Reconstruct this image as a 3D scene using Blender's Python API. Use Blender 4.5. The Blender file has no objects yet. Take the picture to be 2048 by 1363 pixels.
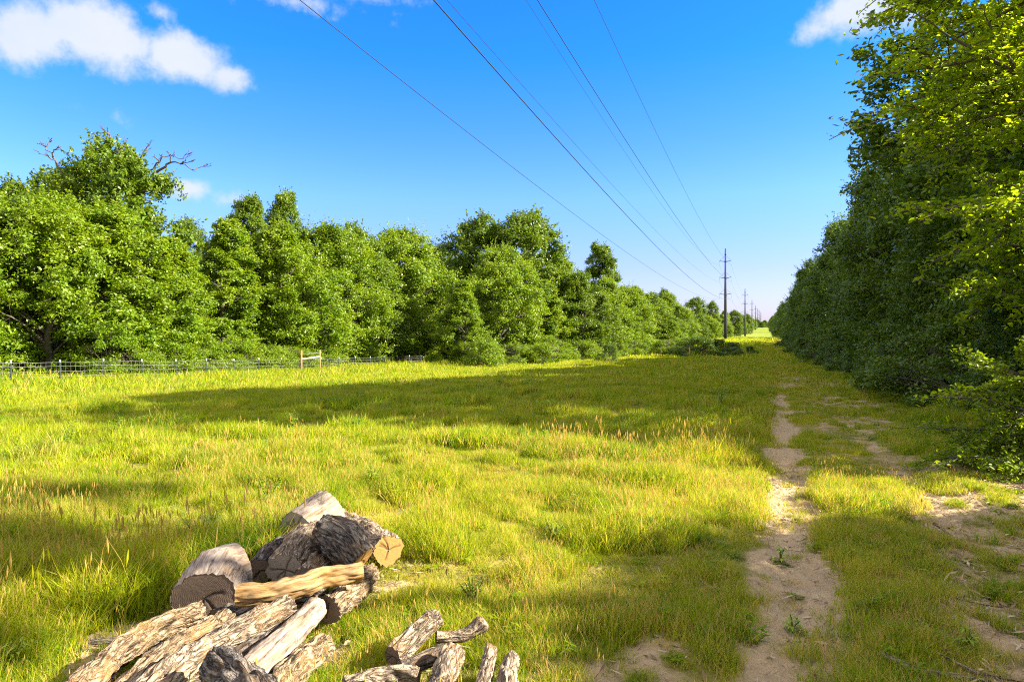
import bpy, math, random
import numpy as np
from math import radians as R, sin, cos, pi
random.seed(7)
rng = np.random.default_rng(11)
SC = bpy.context.scene
COL = SC.collection

# ------------------------------------------------------------------ camera
TH = math.atan(509/1365)          # the view is turned this far left of the cut line
ST, CT = sin(TH), cos(TH)
EYE = 1.65
cam_d = bpy.data.cameras.new('camera'); cam = bpy.data.objects.new('camera', cam_d); COL.objects.link(cam)
cam.location = (0, 0, EYE); cam.rotation_euler = (R(90), 0, TH)
cam_d.sensor_width = 36; cam_d.lens = 24.0; cam_d.shift_y = -21.5/2048
cam_d.clip_start = .05; cam_d.clip_end = 9000
SC.camera = cam
SC.render.resolution_x = 1024; SC.render.resolution_y = 681
SC.view_settings.view_transform = 'Standard'; SC.view_settings.look = 'None'
SC.view_settings.exposure = 2.2; SC.view_settings.gamma = 1.0
SC.render.engine = 'CYCLES'
cy = SC.cycles
cy.use_denoising = False; cy.filter_width = 1.1
cy.max_bounces = 7; cy.diffuse_bounces = 4; cy.transmission_bounces = 5; cy.glossy_bounces = 2; cy.transparent_max_bounces = 6
cy.sample_clamp_indirect = 6

# ------------------------------------------------------------------ sun and sky
SUN_AZ, SUN_EL = R(74), R(30)
sd = bpy.data.lights.new('sun', 'SUN'); sun = bpy.data.objects.new('sun', sd); COL.objects.link(sun)
sd.energy = 5.0; sd.angle = R(.55); sd.color = (1.0, .90, .71)
sun.rotation_euler = (R(90)-SUN_EL, 0, pi - SUN_AZ)
sun.location = (40, 12, 40)

def azel(px, py):
    return math.degrees(math.atan((px-1024)/1365)-TH), math.degrees(math.atan((660-py)/math.hypot(1365, px-1024)))

W = bpy.data.worlds.new('World'); SC.world = W; W.use_nodes = True
nt = W.node_tree; N = nt.nodes; L = nt.links
for n in list(N): N.remove(n)
def nn(t, **k):
    n = N.new(t)
    for a, b in k.items(): setattr(n, a, b)
    return n
def mth(op, a, b=None, c=None, clamp=False):
    n = nn('ShaderNodeMath', operation=op); n.use_clamp = clamp
    for i, v in enumerate((a, b, c)):
        if v is None: continue
        if hasattr(v, 'links'): L.new(v, n.inputs[i])
        else: n.inputs[i].default_value = v
    return n.outputs[0]
sky = nn('ShaderNodeTexSky', sky_type='NISHITA'); sky.sun_disc = False
sky.sun_elevation = SUN_EL; sky.sun_rotation = SUN_AZ; sky.altitude = 120; sky.air_density = 1.0; sky.dust_density = .6; sky.ozone_density = 3.0
hs = nn('ShaderNodeHueSaturation'); hs.inputs['Saturation'].default_value = 1.12; hs.inputs['Value'].default_value = 1.0
L.new(sky.outputs[0], hs.inputs['Color'])
tc = nn('ShaderNodeTexCoord'); sp = nn('ShaderNodeSeparateXYZ'); L.new(tc.outputs['Generated'], sp.inputs[0])
az = mth('MULTIPLY', mth('ARCTAN2', sp.outputs[0], sp.outputs[1]), 180/pi)
el = mth('MULTIPLY', mth('ARCSINE', sp.outputs[2]), 180/pi)
def noise_node(scale, detail, rough, vec=None):
    n = nn('ShaderNodeTexNoise'); n.inputs['Scale'].default_value = scale; n.inputs['Detail'].default_value = detail; n.inputs['Roughness'].default_value = rough
    L.new(vec if vec is not None else tc.outputs['Generated'], n.inputs['Vector']); return n
n1 = noise_node(17, 10, .66); n2 = noise_node(5, 4, .5)
er = nn('ShaderNodeValToRGB'); L.new(mth('MULTIPLY', el, 1/45), er.inputs['Fac'])
_st = [(0, (.50, .46, .72)), (.11, (.50, .47, .80)), (.24, (.46, .60, .95)), (.34, (.31, .57, 1.0)), (.48, (.13, .56, 1.1)), (.95, (.06, .51, 1.15))]
while len(er.color_ramp.elements) < len(_st): er.color_ramp.elements.new(.5)
for e_, (p_, c_) in zip(er.color_ramp.elements, _st): e_.position = p_; e_.color = (*c_, 1)
skm = nn('ShaderNodeMix', data_type='RGBA', blend_type='MULTIPLY'); skm.inputs['Factor'].default_value = 1; L.new(hs.outputs[0], skm.inputs['A']); L.new(er.outputs[0], skm.inputs['B'])
# clouds: (centre px, centre py, half width px, half height px, strength)
clouds = [(60, 60, 150, 90, 1), (175, 62, 150, 78, 1.1), (360, 112, 120, 62, 1.1), (250, 90, 120, 62, 1), (450, 150, 72, 38, .75), (325, 25, 60, 30, .42),
          (600, 5, 140, 34, .45), (640, -62, 230, 66, .8), (370, 375, 66, 34, .95), (455, 402, 60, 28, .62), (1712, 25, 100, 60, .9), (1640, 60, 90, 34, .4),
          (1830, -10, 150, 90, .9), (1362, 540, 36, 12, .3), (100, 210, 130, 22, .2), (780, 50, 40, 30, .25), (945, 350, 40, 12, .22)]
best = None
for (cx, cyy, w, h, s) in clouds:
    a0, e0 = azel(cx, cyy); a1, _ = azel(cx+w, cyy); _, e1 = azel(cx, cyy-h)
    d = mth('POWER', mth('ADD', mth('POWER', mth('MULTIPLY', mth('SUBTRACT', az, a0), 1/(a1-a0)), 2), mth('POWER', mth('MULTIPLY', mth('SUBTRACT', el, e0), 1/(e1-e0)), 2)), .5)
    v = mth('MULTIPLY', mth('SUBTRACT', 1.25, d), s)
    best = v if best is None else mth('MAXIMUM', best, v)
fld = mth('ADD', best, mth('MULTIPLY', mth('SUBTRACT', n1.outputs['Fac'], .5), 1.9))
fld = mth('ADD', fld, mth('MULTIPLY', mth('SUBTRACT', n2.outputs['Fac'], .5), .5))
# bright broken cloud added outside the view, behind and beside, to lift the shade
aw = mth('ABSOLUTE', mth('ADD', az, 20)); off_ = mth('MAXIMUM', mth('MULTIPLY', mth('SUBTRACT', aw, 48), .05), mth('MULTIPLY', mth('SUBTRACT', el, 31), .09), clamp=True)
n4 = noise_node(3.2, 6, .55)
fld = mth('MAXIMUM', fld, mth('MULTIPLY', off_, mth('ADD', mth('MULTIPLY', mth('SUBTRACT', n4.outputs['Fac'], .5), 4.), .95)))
mr = nn('ShaderNodeMapRange', interpolation_type='SMOOTHSTEP'); L.new(fld, mr.inputs['Value'])
mr.inputs['From Min'].default_value = .16; mr.inputs['From Max'].default_value = .98
n3 = noise_node(9, 5, .55)
cr = nn('ShaderNodeMix', data_type='RGBA'); L.new(n3.outputs['Fac'], cr.inputs['Factor'])
cr.inputs['A'].default_value = (1.9, 2.2, 2.7, 1); cr.inputs['B'].default_value = (2.75, 2.75, 2.8, 1)
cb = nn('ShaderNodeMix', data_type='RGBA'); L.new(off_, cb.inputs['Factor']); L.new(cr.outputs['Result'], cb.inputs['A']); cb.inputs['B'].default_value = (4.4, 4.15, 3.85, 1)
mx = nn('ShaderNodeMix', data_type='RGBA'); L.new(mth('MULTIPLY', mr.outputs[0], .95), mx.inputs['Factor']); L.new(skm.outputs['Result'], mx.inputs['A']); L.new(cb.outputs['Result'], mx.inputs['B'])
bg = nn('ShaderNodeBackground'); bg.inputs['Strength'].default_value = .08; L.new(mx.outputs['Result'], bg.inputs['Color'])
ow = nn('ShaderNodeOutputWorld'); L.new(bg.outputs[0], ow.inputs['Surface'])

# ------------------------------------------------------------------ numeric helpers
def _h(ix, iy, iz):
    n = (ix.astype(np.int64)*374761393 + iy.astype(np.int64)*668265263 + iz.astype(np.int64)*2147483647*3) & 0xffffffff
    n = ((n ^ (n >> 13))*1274126177) & 0xffffffff
    n = ((n ^ (n >> 16))*2246822519) & 0xffffffff
    return ((n ^ (n >> 15)) & 0xffffff)/float(0xffffff)
def vn(x, y, z=None, seed=0):
    x = np.asarray(x, float); y = np.asarray(y, float); z = np.zeros_like(x) if z is None else np.asarray(z, float)
    x = x+seed*17.31; y = y+seed*9.77
    ix, iy, iz = np.floor(x), np.floor(y), np.floor(z); fx, fy, fz = x-ix, y-iy, z-iz
    fx = fx*fx*(3-2*fx); fy = fy*fy*(3-2*fy); fz = fz*fz*(3-2*fz)
    r = 0
    for a in (0, 1):
        for b in (0, 1):
            for c in (0, 1):
                r = r+_h(ix+a, iy+b, iz+c)*(fx if a else 1-fx)*(fy if b else 1-fy)*(fz if c else 1-fz)
    return r
def fbm(x, y, z=None, o=4, seed=0):
    t = 0; a = .5; s = 1.
    for k in range(o):
        t = t+a*vn(np.asarray(x)*s, np.asarray(y)*s, None if z is None else np.asarray(z)*s, seed+k); a *= .5; s *= 2.03
    return t/(1-.5**o)
def sst(a, b, x):
    t = np.clip((np.asarray(x, float)-a)/(b-a), 0, 1); return t*t*(3-2*t)
def at(px, py, v):
    u = (px-1024)/1365*v
    return np.array([u*CT-v*ST, u*ST+v*CT, EYE+(660-py)/1365*v])
def atz(px, py, z):
    return at(px, py, (EYE-z)*1365/(py-660))
def depth(X, Y): return -X*ST+Y*CT

# ------------------------------------------------------------------ terrain
YK = [-400, -30, 0, 10, 20, 40, 80, 130, 195, 260, 373, 460, 551, 729, 907, 1300, 2500, 6000]
ZK = [3, .6, 0, -.04, -.25, -.8, -1.5, -1.6, -.8, -1.25, -1.65, -1.1, 0, 1.4, 4.0, 10, 22, 30]
DITCH = [atz(x, y, 0)[:2] for x, y in ((1085, 888), (1000, 930), (930, 962), (850, 990), (770, 1025))]
def seg_dist(X, Y, pts):
    d = np.full(np.shape(X), 1e9)
    for (a, b) in zip(pts[:-1], pts[1:]):
        ax, ay = a; bx, by = b; L2 = (bx-ax)**2+(by-ay)**2
        t = np.clip(((X-ax)*(bx-ax)+(Y-ay)*(by-ay))/L2, 0, 1)
        d = np.minimum(d, np.hypot(X-ax-t*(bx-ax), Y-ay-t*(by-ay)))
    return d
def rut1(Y): return .08+.016*np.asarray(Y, float)
def rut2(Y): return 1.45+.006*np.asarray(Y, float)
def gz(X, Y):
    X = np.asarray(X, float); Y = np.asarray(Y, float)
    z = np.interp(Y, YK, ZK)
    z = z-sst(6, 34, -X)*np.clip(.75+.0065*Y, 0, 1.35)*(1-sst(140, 240, Y))*sst(-20, 14, Y)
    near = 1-sst(60, 120, np.hypot(X, Y))
    z = z+near*((fbm(X*.35, Y*.35, o=3)-.5)*.16+(fbm(X*2.1, Y*2.1, o=3, seed=5)-.5)*.05)
    z = z+(1-near)*(fbm(X*.02, Y*.03, o=3, seed=9)-.5)*1.0*sst(60, 200, np.hypot(X, Y))*(np.abs(X) > 0)*.6
    for r in (rut1(Y), rut2(Y)):
        z = z-.05*np.exp(-((X-r)/.26)**2)*(1-sst(40, 90, Y))
    z = z-.12*np.exp(-(seg_dist(X, Y, DITCH)/.25)**2)*sst(.35, .6, fbm(X*1.5, Y*1.5, o=2, seed=8))
    return z
def gz1(x, y): return float(gz(np.array([x]), np.array([y]))[0])

# how bare the soil is, 0..1
BARE_SPOTS = [(730, 1035, .55, .30), (535, 1085, .35, .3), (690, 1050, .3, .2), (800, 1160, .22, .12), (250, 1260, .5, .25), (560, 1290, .5, .4), (860, 985, .35, .14), (905, 965, .3, .1),
              (830, 1330, .4, .3), (1350, 714, 3.6, 1), (1300, 716, 2.5, 1)]
BARE_SPOTS += [(640, 1300, .35, 0), (340, 1240, .25, 0), (180, 1320, .3, 0), (500, 1150, .3, 0)]
BS = [(atz(x, y, 0 if y > 800 else -1.6)[0], atz(x, y, 0 if y > 800 else -1.6)[1], a) for x, y, a, b in BARE_SPOTS]
def bare(X, Y):
    X = np.asarray(X, float); Y = np.asarray(Y, float)
    nz = fbm(X*1.7, Y*1.7, o=4, seed=21)-.5
    fz = fbm(X*6, Y*6, o=3, seed=31)-.5
    b = np.zeros_like(X)
    wob = (fbm(X*.3, Y*.5, o=2, seed=3)-.5)*.12
    r1 = np.exp(-(np.abs(X-rut1(Y)-wob*.6)/.25)**2.2)*.95; r2 = np.exp(-((X-rut2(Y)-wob)/.28)**2)*.50
    fade = 1-sst(14, 34, Y)*.5
    b = np.maximum(b, r1*1.0*fade*(1-sst(90, 140, Y))); b = np.maximum(b, r2*fade*(1-sst(60, 120, Y)))
    # worn, littered strip right of the track and the open foreground
    b = np.maximum(b, .50*sst(.5, 1.5, X)*(1-sst(7, 15, Y))*(1-sst(3.5, 6, X)))
    b = np.maximum(b, .36*(1-sst(3.2, 4.6, Y))*sst(-1.4, -.5, X)*(1-sst(.2, .8, X)))
    b = np.maximum(b, .40*sst(.2, .9, X)*(1-sst(2.5, 4, X))*sst(10, 16, Y)*(1-sst(30, 60, Y)))
    for (sx, sy, a) in BS:
        b = np.maximum(b, .95*np.exp(-(((X-sx)**2+(Y-sy)**2)/(a*.62)**2)**1.5))
    b = np.maximum(b, .75*np.exp(-(seg_dist(X, Y, DITCH)/.16)**2)*sst(.45, .62, fbm(X*1.8, Y*1.8, o=2, seed=8)))
    return np.clip(b+(nz*1.1+fz*1.3)*(.2+.8*sst(.08, .4, b)), 0, 1)
PILE = [atz(x, y, 0)[:2] for x, y in ((120, 1420), (330, 1340), (560, 1230), (720, 1130))]
PILE2 = [atz(x, y, 0)[:2] for x, y in ((760, 1400), (860, 1330), (980, 1330))]
def gheight(X, Y):
    h = .15+.07*sst(.42, .68, fbm(X*.45, Y*.45, o=3, seed=41))+.09*sst(.58, .75, fbm(X*1.3, Y*1.3, o=2, seed=43))
    h = h+.30*sst(20, 29, -X)*sst(8, 20, Y)
    h = h*(1-.45*np.exp(-((X-.9)/1.3)**2)*(1-sst(20, 60, Y)))
    h = h*(1-.35*sst(1.2, 2.2, X)*(1-sst(8, 16, Y)))
    h = h*(1-.42*np.exp(-(seg_dist(X, Y, PILE)/.62)**4))*(1-.4*np.exp(-(seg_dist(X, Y, PILE2)/.35)**4))
    h = h*(1+.5*sst(30, 90, depth(X, Y)))
    return h

# ------------------------------------------------------------------ mesh helpers
def mk_mesh(name, verts, faces=None, quads=None, tris=None, mat=None, attrs=None, smooth=False):
    me = bpy.data.meshes.new(name)
    verts = np.asarray(verts, np.float32)
    lv = []; ls = []; n = 0
    for arr, k in ((quads, 4), (tris, 3)):
        if arr is not None and len(arr):
            arr = np.asarray(arr, np.int32); lv.append(arr.ravel()); ls.append(np.arange(len(arr), dtype=np.int32)*k+n); n += arr.size
    if faces:
        for f in faces: lv.append(np.asarray(f, np.int32)); ls.append(np.array([n], np.int32)); n += len(f)
    me.vertices.add(len(verts)); me.vertices.foreach_set('co', verts.ravel())
    if lv:
        lv = np.concatenate(lv); ls = np.concatenate(ls)
        me.loops.add(len(lv)); me.loops.foreach_set('vertex_index', lv)
        me.polygons.add(len(ls)); me.polygons.foreach_set('loop_start', ls)
    for k, v in (attrs or {}).items():
        v = np.asarray(v, np.float32)
        if v.ndim == 1: a = me.attributes.new(k, 'FLOAT', 'POINT'); a.data.foreach_set('value', v)
        else: a = me.attributes.new(k, 'FLOAT_VECTOR', 'POINT'); a.data.foreach_set('vector', v.ravel())
    me.update(); me.validate()
    if smooth and len(me.polygons): me.polygons.foreach_set('use_smooth', np.ones(len(me.polygons), bool))
    if mat: me.materials.append(mat)
    return me
def obj(name, me, parent=None, loc=None):
    o = bpy.data.objects.new(name, me); COL.objects.link(o)
    if parent is not None: o.parent = parent
    if loc is not None: o.location = loc
    return o
def tag(o, label=None, cat=None, group=None, kind=None):
    if label: o['label'] = label
    if cat: o['category'] = cat
    if group: o['group'] = group
    if kind: o['kind'] = kind
    return o
def thing(name, label, cat, loc=(0, 0, 0), group=None):
    return tag(obj(name, None, loc=loc), label, cat, group)
class MB:
    def __init__(s): s.v = []; s.q = []; s.t = []; s.n = 0; s.a = {}
    def add(s, v, q=None, t=None, **at_):
        v = np.asarray(v, float)
        if q is not None and len(q): s.q.append(np.asarray(q)+s.n)
        if t is not None and len(t): s.t.append(np.asarray(t)+s.n)
        for k, x in at_.items(): s.a.setdefault(k, []).append(x)
        s.v.append(v); s.n += len(v)
    def mesh(s, name, mat, smooth=False):
        return mk_mesh(name, np.concatenate(s.v), quads=np.concatenate(s.q) if s.q else None, tris=np.concatenate(s.t) if s.t else None, mat=mat, smooth=smooth,
                       attrs={k: np.concatenate(x) for k, x in s.a.items()})
def frames(P):
    P = np.asarray(P, float); T = np.gradient(P, axis=0); T /= np.linalg.norm(T, axis=1)[:, None]+1e-12
    ref = np.array([0, 0, 1.]) if abs(T[0, 2]) < .9 else np.array([1., 0, 0])
    A = []; a = np.cross(T[0], ref); a /= np.linalg.norm(a)
    for t in T:
        a = a-t*np.dot(a, t); a /= np.linalg.norm(a)+1e-12; A.append(a.copy())
    A = np.array(A); B = np.cross(T, A)
    return T, A, B
def tube(P, r, n=8, cap=True):
    P = np.asarray(P, float); r = np.broadcast_to(np.asarray(r, float), (len(P),)); T, A, B = frames(P)
    th = np.arange(n)*2*pi/n
    V = (P[:, None]+r[:, None, None]*(A[:, None]*np.cos(th)[None, :, None]+B[:, None]*np.sin(th)[None, :, None])).reshape(-1, 3)
    i = np.arange(len(P)-1)[:, None]*n; j = np.arange(n)[None]; k = (j+1) % n
    Q = np.stack([i+j, i+k, i+n+k, i+n+j], -1).reshape(-1, 4)
    tr = None
    if cap:
        V = np.concatenate([V, P[:1], P[-1:]]); c0 = len(V)-2; c1 = len(V)-1; jj = np.arange(n); kk = (jj+1) % n; b = (len(P)-1)*n
        tr = np.concatenate([np.stack([kk, jj, np.full(n, c0)], 1), np.stack([b+jj, b+kk, np.full(n, c1)], 1)])
    return V, Q, tr
def smooth_path(P, n):
    P = np.asarray(P, float)
    if len(P) < 3: return np.linspace(P[0], P[-1], n)
    d = np.r_[0, np.cumsum(np.linalg.norm(np.diff(P, axis=0), axis=1))]; out = []
    for u in np.linspace(0, d[-1], n):
        i = min(max(np.searchsorted(d, u)-1, 0), len(P)-2); t = (u-d[i])/(d[i+1]-d[i]+1e-9)
        p0 = P[max(i-1, 0)]; p1 = P[i]; p2 = P[i+1]; p3 = P[min(i+2, len(P)-1)]
        out.append(.5*((2*p1)+(-p0+p2)*t+(2*p0-5*p1+4*p2-p3)*t*t+(-p0+3*p1-3*p2+p3)*t**3))
    return np.array(out)
def box(c, s, rot=0):
    c = np.asarray(c, float); s = np.asarray(s, float)/2
    V = np.array([[x, y, z] for x in (-1, 1) for y in (-1, 1) for z in (-1, 1)])*s
    cr_, sr = cos(rot), sin(rot); V = np.stack([V[:, 0]*cr_-V[:, 1]*sr, V[:, 0]*sr+V[:, 1]*cr_, V[:, 2]], 1)+c
    return V, np.array([[0, 1, 3, 2], [4, 6, 7, 5], [0, 4, 5, 1], [2, 3, 7, 6], [0, 2, 6, 4], [1, 5, 7, 3]])

# ------------------------------------------------------------------ materials
class Mat:
    def __init__(s, name):
        s.m = bpy.data.materials.new(name); s.m.use_nodes = True; s.t = s.m.node_tree; s.N = s.t.nodes; s.L = s.t.links
        for n in list(s.N): s.N.remove(n)
        s.out = s.N.new('ShaderNodeOutputMaterial')
    def n(s, t, ins=None, **k):
        n = s.N.new(t)
        for a, b in k.items(): setattr(n, a, b)
        for a, b in (ins or {}).items(): s.set(n.inputs[a], b)
        return n
    def set(s, i, v):
        if hasattr(v, 'links'): s.L.new(v, i)
        else: i.default_value = v if not (isinstance(v, tuple) and len(v) == 3 and len(i.default_value) == 4) else (*v, 1)
    def noise(s, vec, scale, detail=4, rough=.55, dist=0):
        return s.n('ShaderNodeTexNoise', {'Vector': vec, 'Scale': scale, 'Detail': detail, 'Roughness': rough, 'Distortion': dist}).outputs['Fac']
    def ramp(s, f, stops, interp='LINEAR'):
        n = s.n('ShaderNodeValToRGB', {'Fac': f}); cr = n.color_ramp; cr.interpolation = interp
        while len(cr.elements) < len(stops): cr.elements.new(.5)
        for e, (p, c) in zip(cr.elements, stops): e.position = p; e.color = (*c, 1) if isinstance(c, tuple) else (c, c, c, 1)
        return n.outputs['Color']
    def mix(s, f, a, b, mode='MIX'):
        n = s.n('ShaderNodeMix', data_type='RGBA', blend_type=mode); s.set(n.inputs['Factor'], f); s.set(n.inputs['A'], a); s.set(n.inputs['B'], b); return n.outputs['Result']
    def math(s, op, a, b=0., c=None, clamp=False):
        n = s.n('ShaderNodeMath', operation=op, use_clamp=clamp); s.set(n.inputs[0], a); s.set(n.inputs[1], b)
        if c is not None: s.set(n.inputs[2], c)
        return n.outputs[0]
    def map(s, vec, sc=(1, 1, 1)):
        return s.n('ShaderNodeMapping', {'Vector': vec, 'Scale': sc}).outputs[0]
    def attr(s, name, out='Fac'): return s.n('ShaderNodeAttribute', attribute_name=name).outputs[out]
    def bump(s, h, strength=.5, dist=.02):
        return s.n('ShaderNodeBump', {'Height': h, 'Strength': strength, 'Distance': dist}).outputs[0]
    def pos(s): return s.n('ShaderNodeNewGeometry').outputs['Position']
    def finish(s, color, rough=.8, normal=None, spec=.3, metal=0., transl=None, tcol=None):
        p = s.n('ShaderNodeBsdfPrincipled', {'Base Color': color, 'Roughness': rough, 'Specular IOR Level': spec, 'Metallic': metal})
        if normal is not None: s.L.new(normal, p.inputs['Normal'])
        o = p.outputs[0]
        if transl:
            t = s.n('ShaderNodeBsdfTranslucent', {'Color': tcol if tcol is not None else color})
            mx_ = s.n('ShaderNodeMixShader', {0: transl}); s.L.new(o, mx_.inputs[1]); s.L.new(t.outputs[0], mx_.inputs[2]); o = mx_.outputs[0]
        s.L.new(o, s.out.inputs['Surface']); return s.m

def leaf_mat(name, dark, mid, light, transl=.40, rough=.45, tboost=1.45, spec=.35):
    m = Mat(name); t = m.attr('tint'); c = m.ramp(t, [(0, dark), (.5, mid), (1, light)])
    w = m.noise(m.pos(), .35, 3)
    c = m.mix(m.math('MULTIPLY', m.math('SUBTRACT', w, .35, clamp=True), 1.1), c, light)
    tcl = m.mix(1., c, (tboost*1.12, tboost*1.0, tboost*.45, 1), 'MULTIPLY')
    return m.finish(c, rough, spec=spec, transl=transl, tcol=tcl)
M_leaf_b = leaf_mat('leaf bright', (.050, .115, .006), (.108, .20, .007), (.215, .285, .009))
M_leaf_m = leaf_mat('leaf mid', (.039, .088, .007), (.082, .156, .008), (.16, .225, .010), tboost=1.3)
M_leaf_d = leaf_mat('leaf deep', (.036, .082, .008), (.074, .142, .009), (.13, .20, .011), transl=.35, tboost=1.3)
M_leaf_n = leaf_mat('leaf near', (.07, .14, .006), (.16, .26, .007), (.27, .34, .009), transl=.60, tboost=1.85, rough=.4)

M_leaf_n2 = leaf_mat('leaf near low', (.055, .115, .006), (.12, .21, .007), (.22, .28, .009), transl=.52, tboost=1.6)
def grass_mat(name, dark, mid, light, dry):
    m = Mat(name); t = m.attr('tint'); pt = m.n('ShaderNodeAttribute', attribute_name='ptint', attribute_type='INSTANCER').outputs['Fac']
    t = m.math('ADD', t, m.math('MULTIPLY', m.math('SUBTRACT', pt, .5), .45), clamp=True)
    c = m.ramp(t, [(0, dark), (.45, mid), (.80, light), (.88, dry), (1, dry)])
    p = m.pos()
    w = m.noise(p, .55, 4, .6); w2 = m.noise(p, 2.3, 3, .6)
    k = m.n('ShaderNodeMapRange', {'Value': m.math('ADD', m.math('MULTIPLY', w, .75), m.math('MULTIPLY', w2, .25)), 'From Min': .42, 'From Max': .66}).outputs[0]
    yel = (.41, .41, .009)
    c = m.mix(m.math('MULTIPLY', k, .45), c, yel)
    w3 = m.noise(p, .9, 3, .6)
    k3 = m.n('ShaderNodeMapRange', {'Value': w3, 'From Min': .58, 'From Max': .74}).outputs[0]
    c = m.mix(m.math('MULTIPLY', k3, .42), c, (.46, .34, .12))
    tcl = m.mix(1., c, (1.5, 1.40, .6, 1), 'MULTIPLY')
    return m.finish(c, .6, spec=.12, transl=.5, tcol=tcl)
M_grass = grass_mat('grass', (.050, .135, .008), (.168, .28, .008), (.375, .40, .010), (.51, .38, .14))

def flat_mat(name, c, rough=.7, var=.25, scale=8, metal=0., spec=.3):
    m = Mat(name); p = m.pos(); n = m.noise(p, scale, 5)
    col = m.mix(n, tuple(x*(1-var) for x in c), tuple(min(1, x*(1+var)) for x in c))
    return m.finish(col, rough, m.bump(n, .25, .01), spec, metal)
def bark_mat(name, groove, body, pale, warm, scale=1., smoothw=0.):
    m = Mat(name); b = m.attr('bco', 'Vector')
    s1 = m.map(b, (38*scale, 38*scale, 12*scale) if smoothw < .5 else (42, 42, 5))
    d = m.noise(s1, 1.0, 6, .62, .6)
    rg = m.n('ShaderNodeMapRange', {'Value': m.math('ABSOLUTE', m.math('SUBTRACT', m.noise(m.map(b, (27*scale, 27*scale, 8.5*scale)), 1., 4, .6, .8), .5)), 'From Min': .0, 'From Max': .11}).outputs[0]
    rg2 = m.n('ShaderNodeMapRange', {'Value': m.math('ABSOLUTE', m.math('SUBTRACT', m.noise(m.map(b, (40*scale, 40*scale, 26*scale)), 1., 3, .6, .5), .5)), 'From Min': .0, 'From Max': .05}).outputs[0]
    fine = m.noise(m.map(b, (140, 140, 30)), 1., 5, .7)
    big = m.noise(b, 7, 4, .6)
    hgt = m.math('MULTIPLY', rg, m.math('ADD', .65, m.math('MULTIPLY', rg2, .35)))
    hgt = m.math('ADD', m.math('MULTIPLY', hgt, .55*(1-smoothw)), m.math('MULTIPLY', d, .55)); hgt = m.math('ADD', hgt, m.math('MULTIPLY', fine, .3))
    c = m.ramp(hgt, [(.41, groove), (.56, body), (.97, pale)]) if smoothw < .5 else m.ramp(m.math('ADD', m.math('MULTIPLY', d, .7), m.math('MULTIPLY', fine, .3)), [(.36, groove), (.46, body), (.60, pale)])
    c = m.mix(m.n('ShaderNodeMapRange', {'Value': big, 'From Min': .5, 'From Max': .72}).outputs[0], c, m.mix(.55, c, warm))
    return m.finish(c, .88, m.bump(hgt, 1., .02 if smoothw < .5 else .006), .15)
M_bark_grey = bark_mat('grey bark', (.018, .012, .008), (.165, .125, .09), (.40, .32, .24), (.34, .19, .07))
M_bark_dark = bark_mat('dark bark', (.010, .008, .007), (.066, .055, .050), (.20, .175, .155), (.20, .12, .06))
M_bark_pale = bark_mat('pale rough bark', (.022, .014, .008), (.18, .125, .075), (.37, .285, .19), (.42, .24, .09))
M_wood_weath = bark_mat('weathered bare wood', (.03, .018, .014), (.18, .14, .115), (.33, .28, .24), (.38, .24, .12), 1.0, .9)
M_wood_tan = bark_mat('tan bare wood', (.035, .02, .008), (.185, .11, .045), (.33, .225, .12), (.40, .21, .05), 1.0, .9)
def cut_mat(name, a, b, dark):
    m = Mat(name); c = m.attr('bco', 'Vector'); cr_ = m.attr('crack')
    w = m.n('ShaderNodeTexWave', {'Vector': c, 'Scale': 34., 'Distortion': 4., 'Detail': 3., 'Detail Scale': 2.}, wave_type='RINGS', rings_direction='Z').outputs['Fac']
    n = m.noise(c, 40, 5, .65)
    col = m.mix(m.math('MULTIPLY', w, .6), a, b); col = m.mix(m.math('MULTIPLY', n, .5), col, tuple(x*.45 for x in a)); col = m.mix(cr_, col, dark)
    return m.finish(col, .85, m.bump(m.math('ADD', n, m.math('MULTIPLY', w, .3)), .5, .004), .15)
M_cut_gold = cut_mat('golden cut wood', (.30, .165, .05), (.40, .25, .09), (.05, .03, .02))
M_cut_grey = cut_mat('greyed cut wood', (.30, .25, .20), (.42, .36, .28), (.03, .025, .02))
M_cut_dark = cut_mat('dark rotten cut wood', (.15, .105, .08), (.24, .175, .13), (.015, .01, .01))
M_trunk = flat_mat('tree bark', (.095, .08, .065), .9, .5, 14)
M_deadwood = flat_mat('dead grey branch', (.10, .075, .055), .9, .3, 14)
M_steel = flat_mat('weathered pole steel', (.055, .058, .070), .75, .12, .6, .0, .2)
M_wire = flat_mat('conductor wire', (.02, .022, .026), .6, .1, 2)
M_ins = flat_mat('insulator grey', (.30, .31, .33), .4, .1, 2)
M_fwire = flat_mat('galvanised fence wire', (.20, .20, .195), .7, .1, 4, .2, .5)
M_tpost = flat_mat('green steel post', (.02, .035, .028), .6, .2, 9)
M_tpw = flat_mat('white post tip', (.45, .47, .46), .6, .1, 9)
M_postwood = flat_mat('fence timber', (.30, .15, .06), .8, .25, 12)
M_railwood = flat_mat('pale rail timber', (.42, .35, .27), .8, .2, 12)

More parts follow.
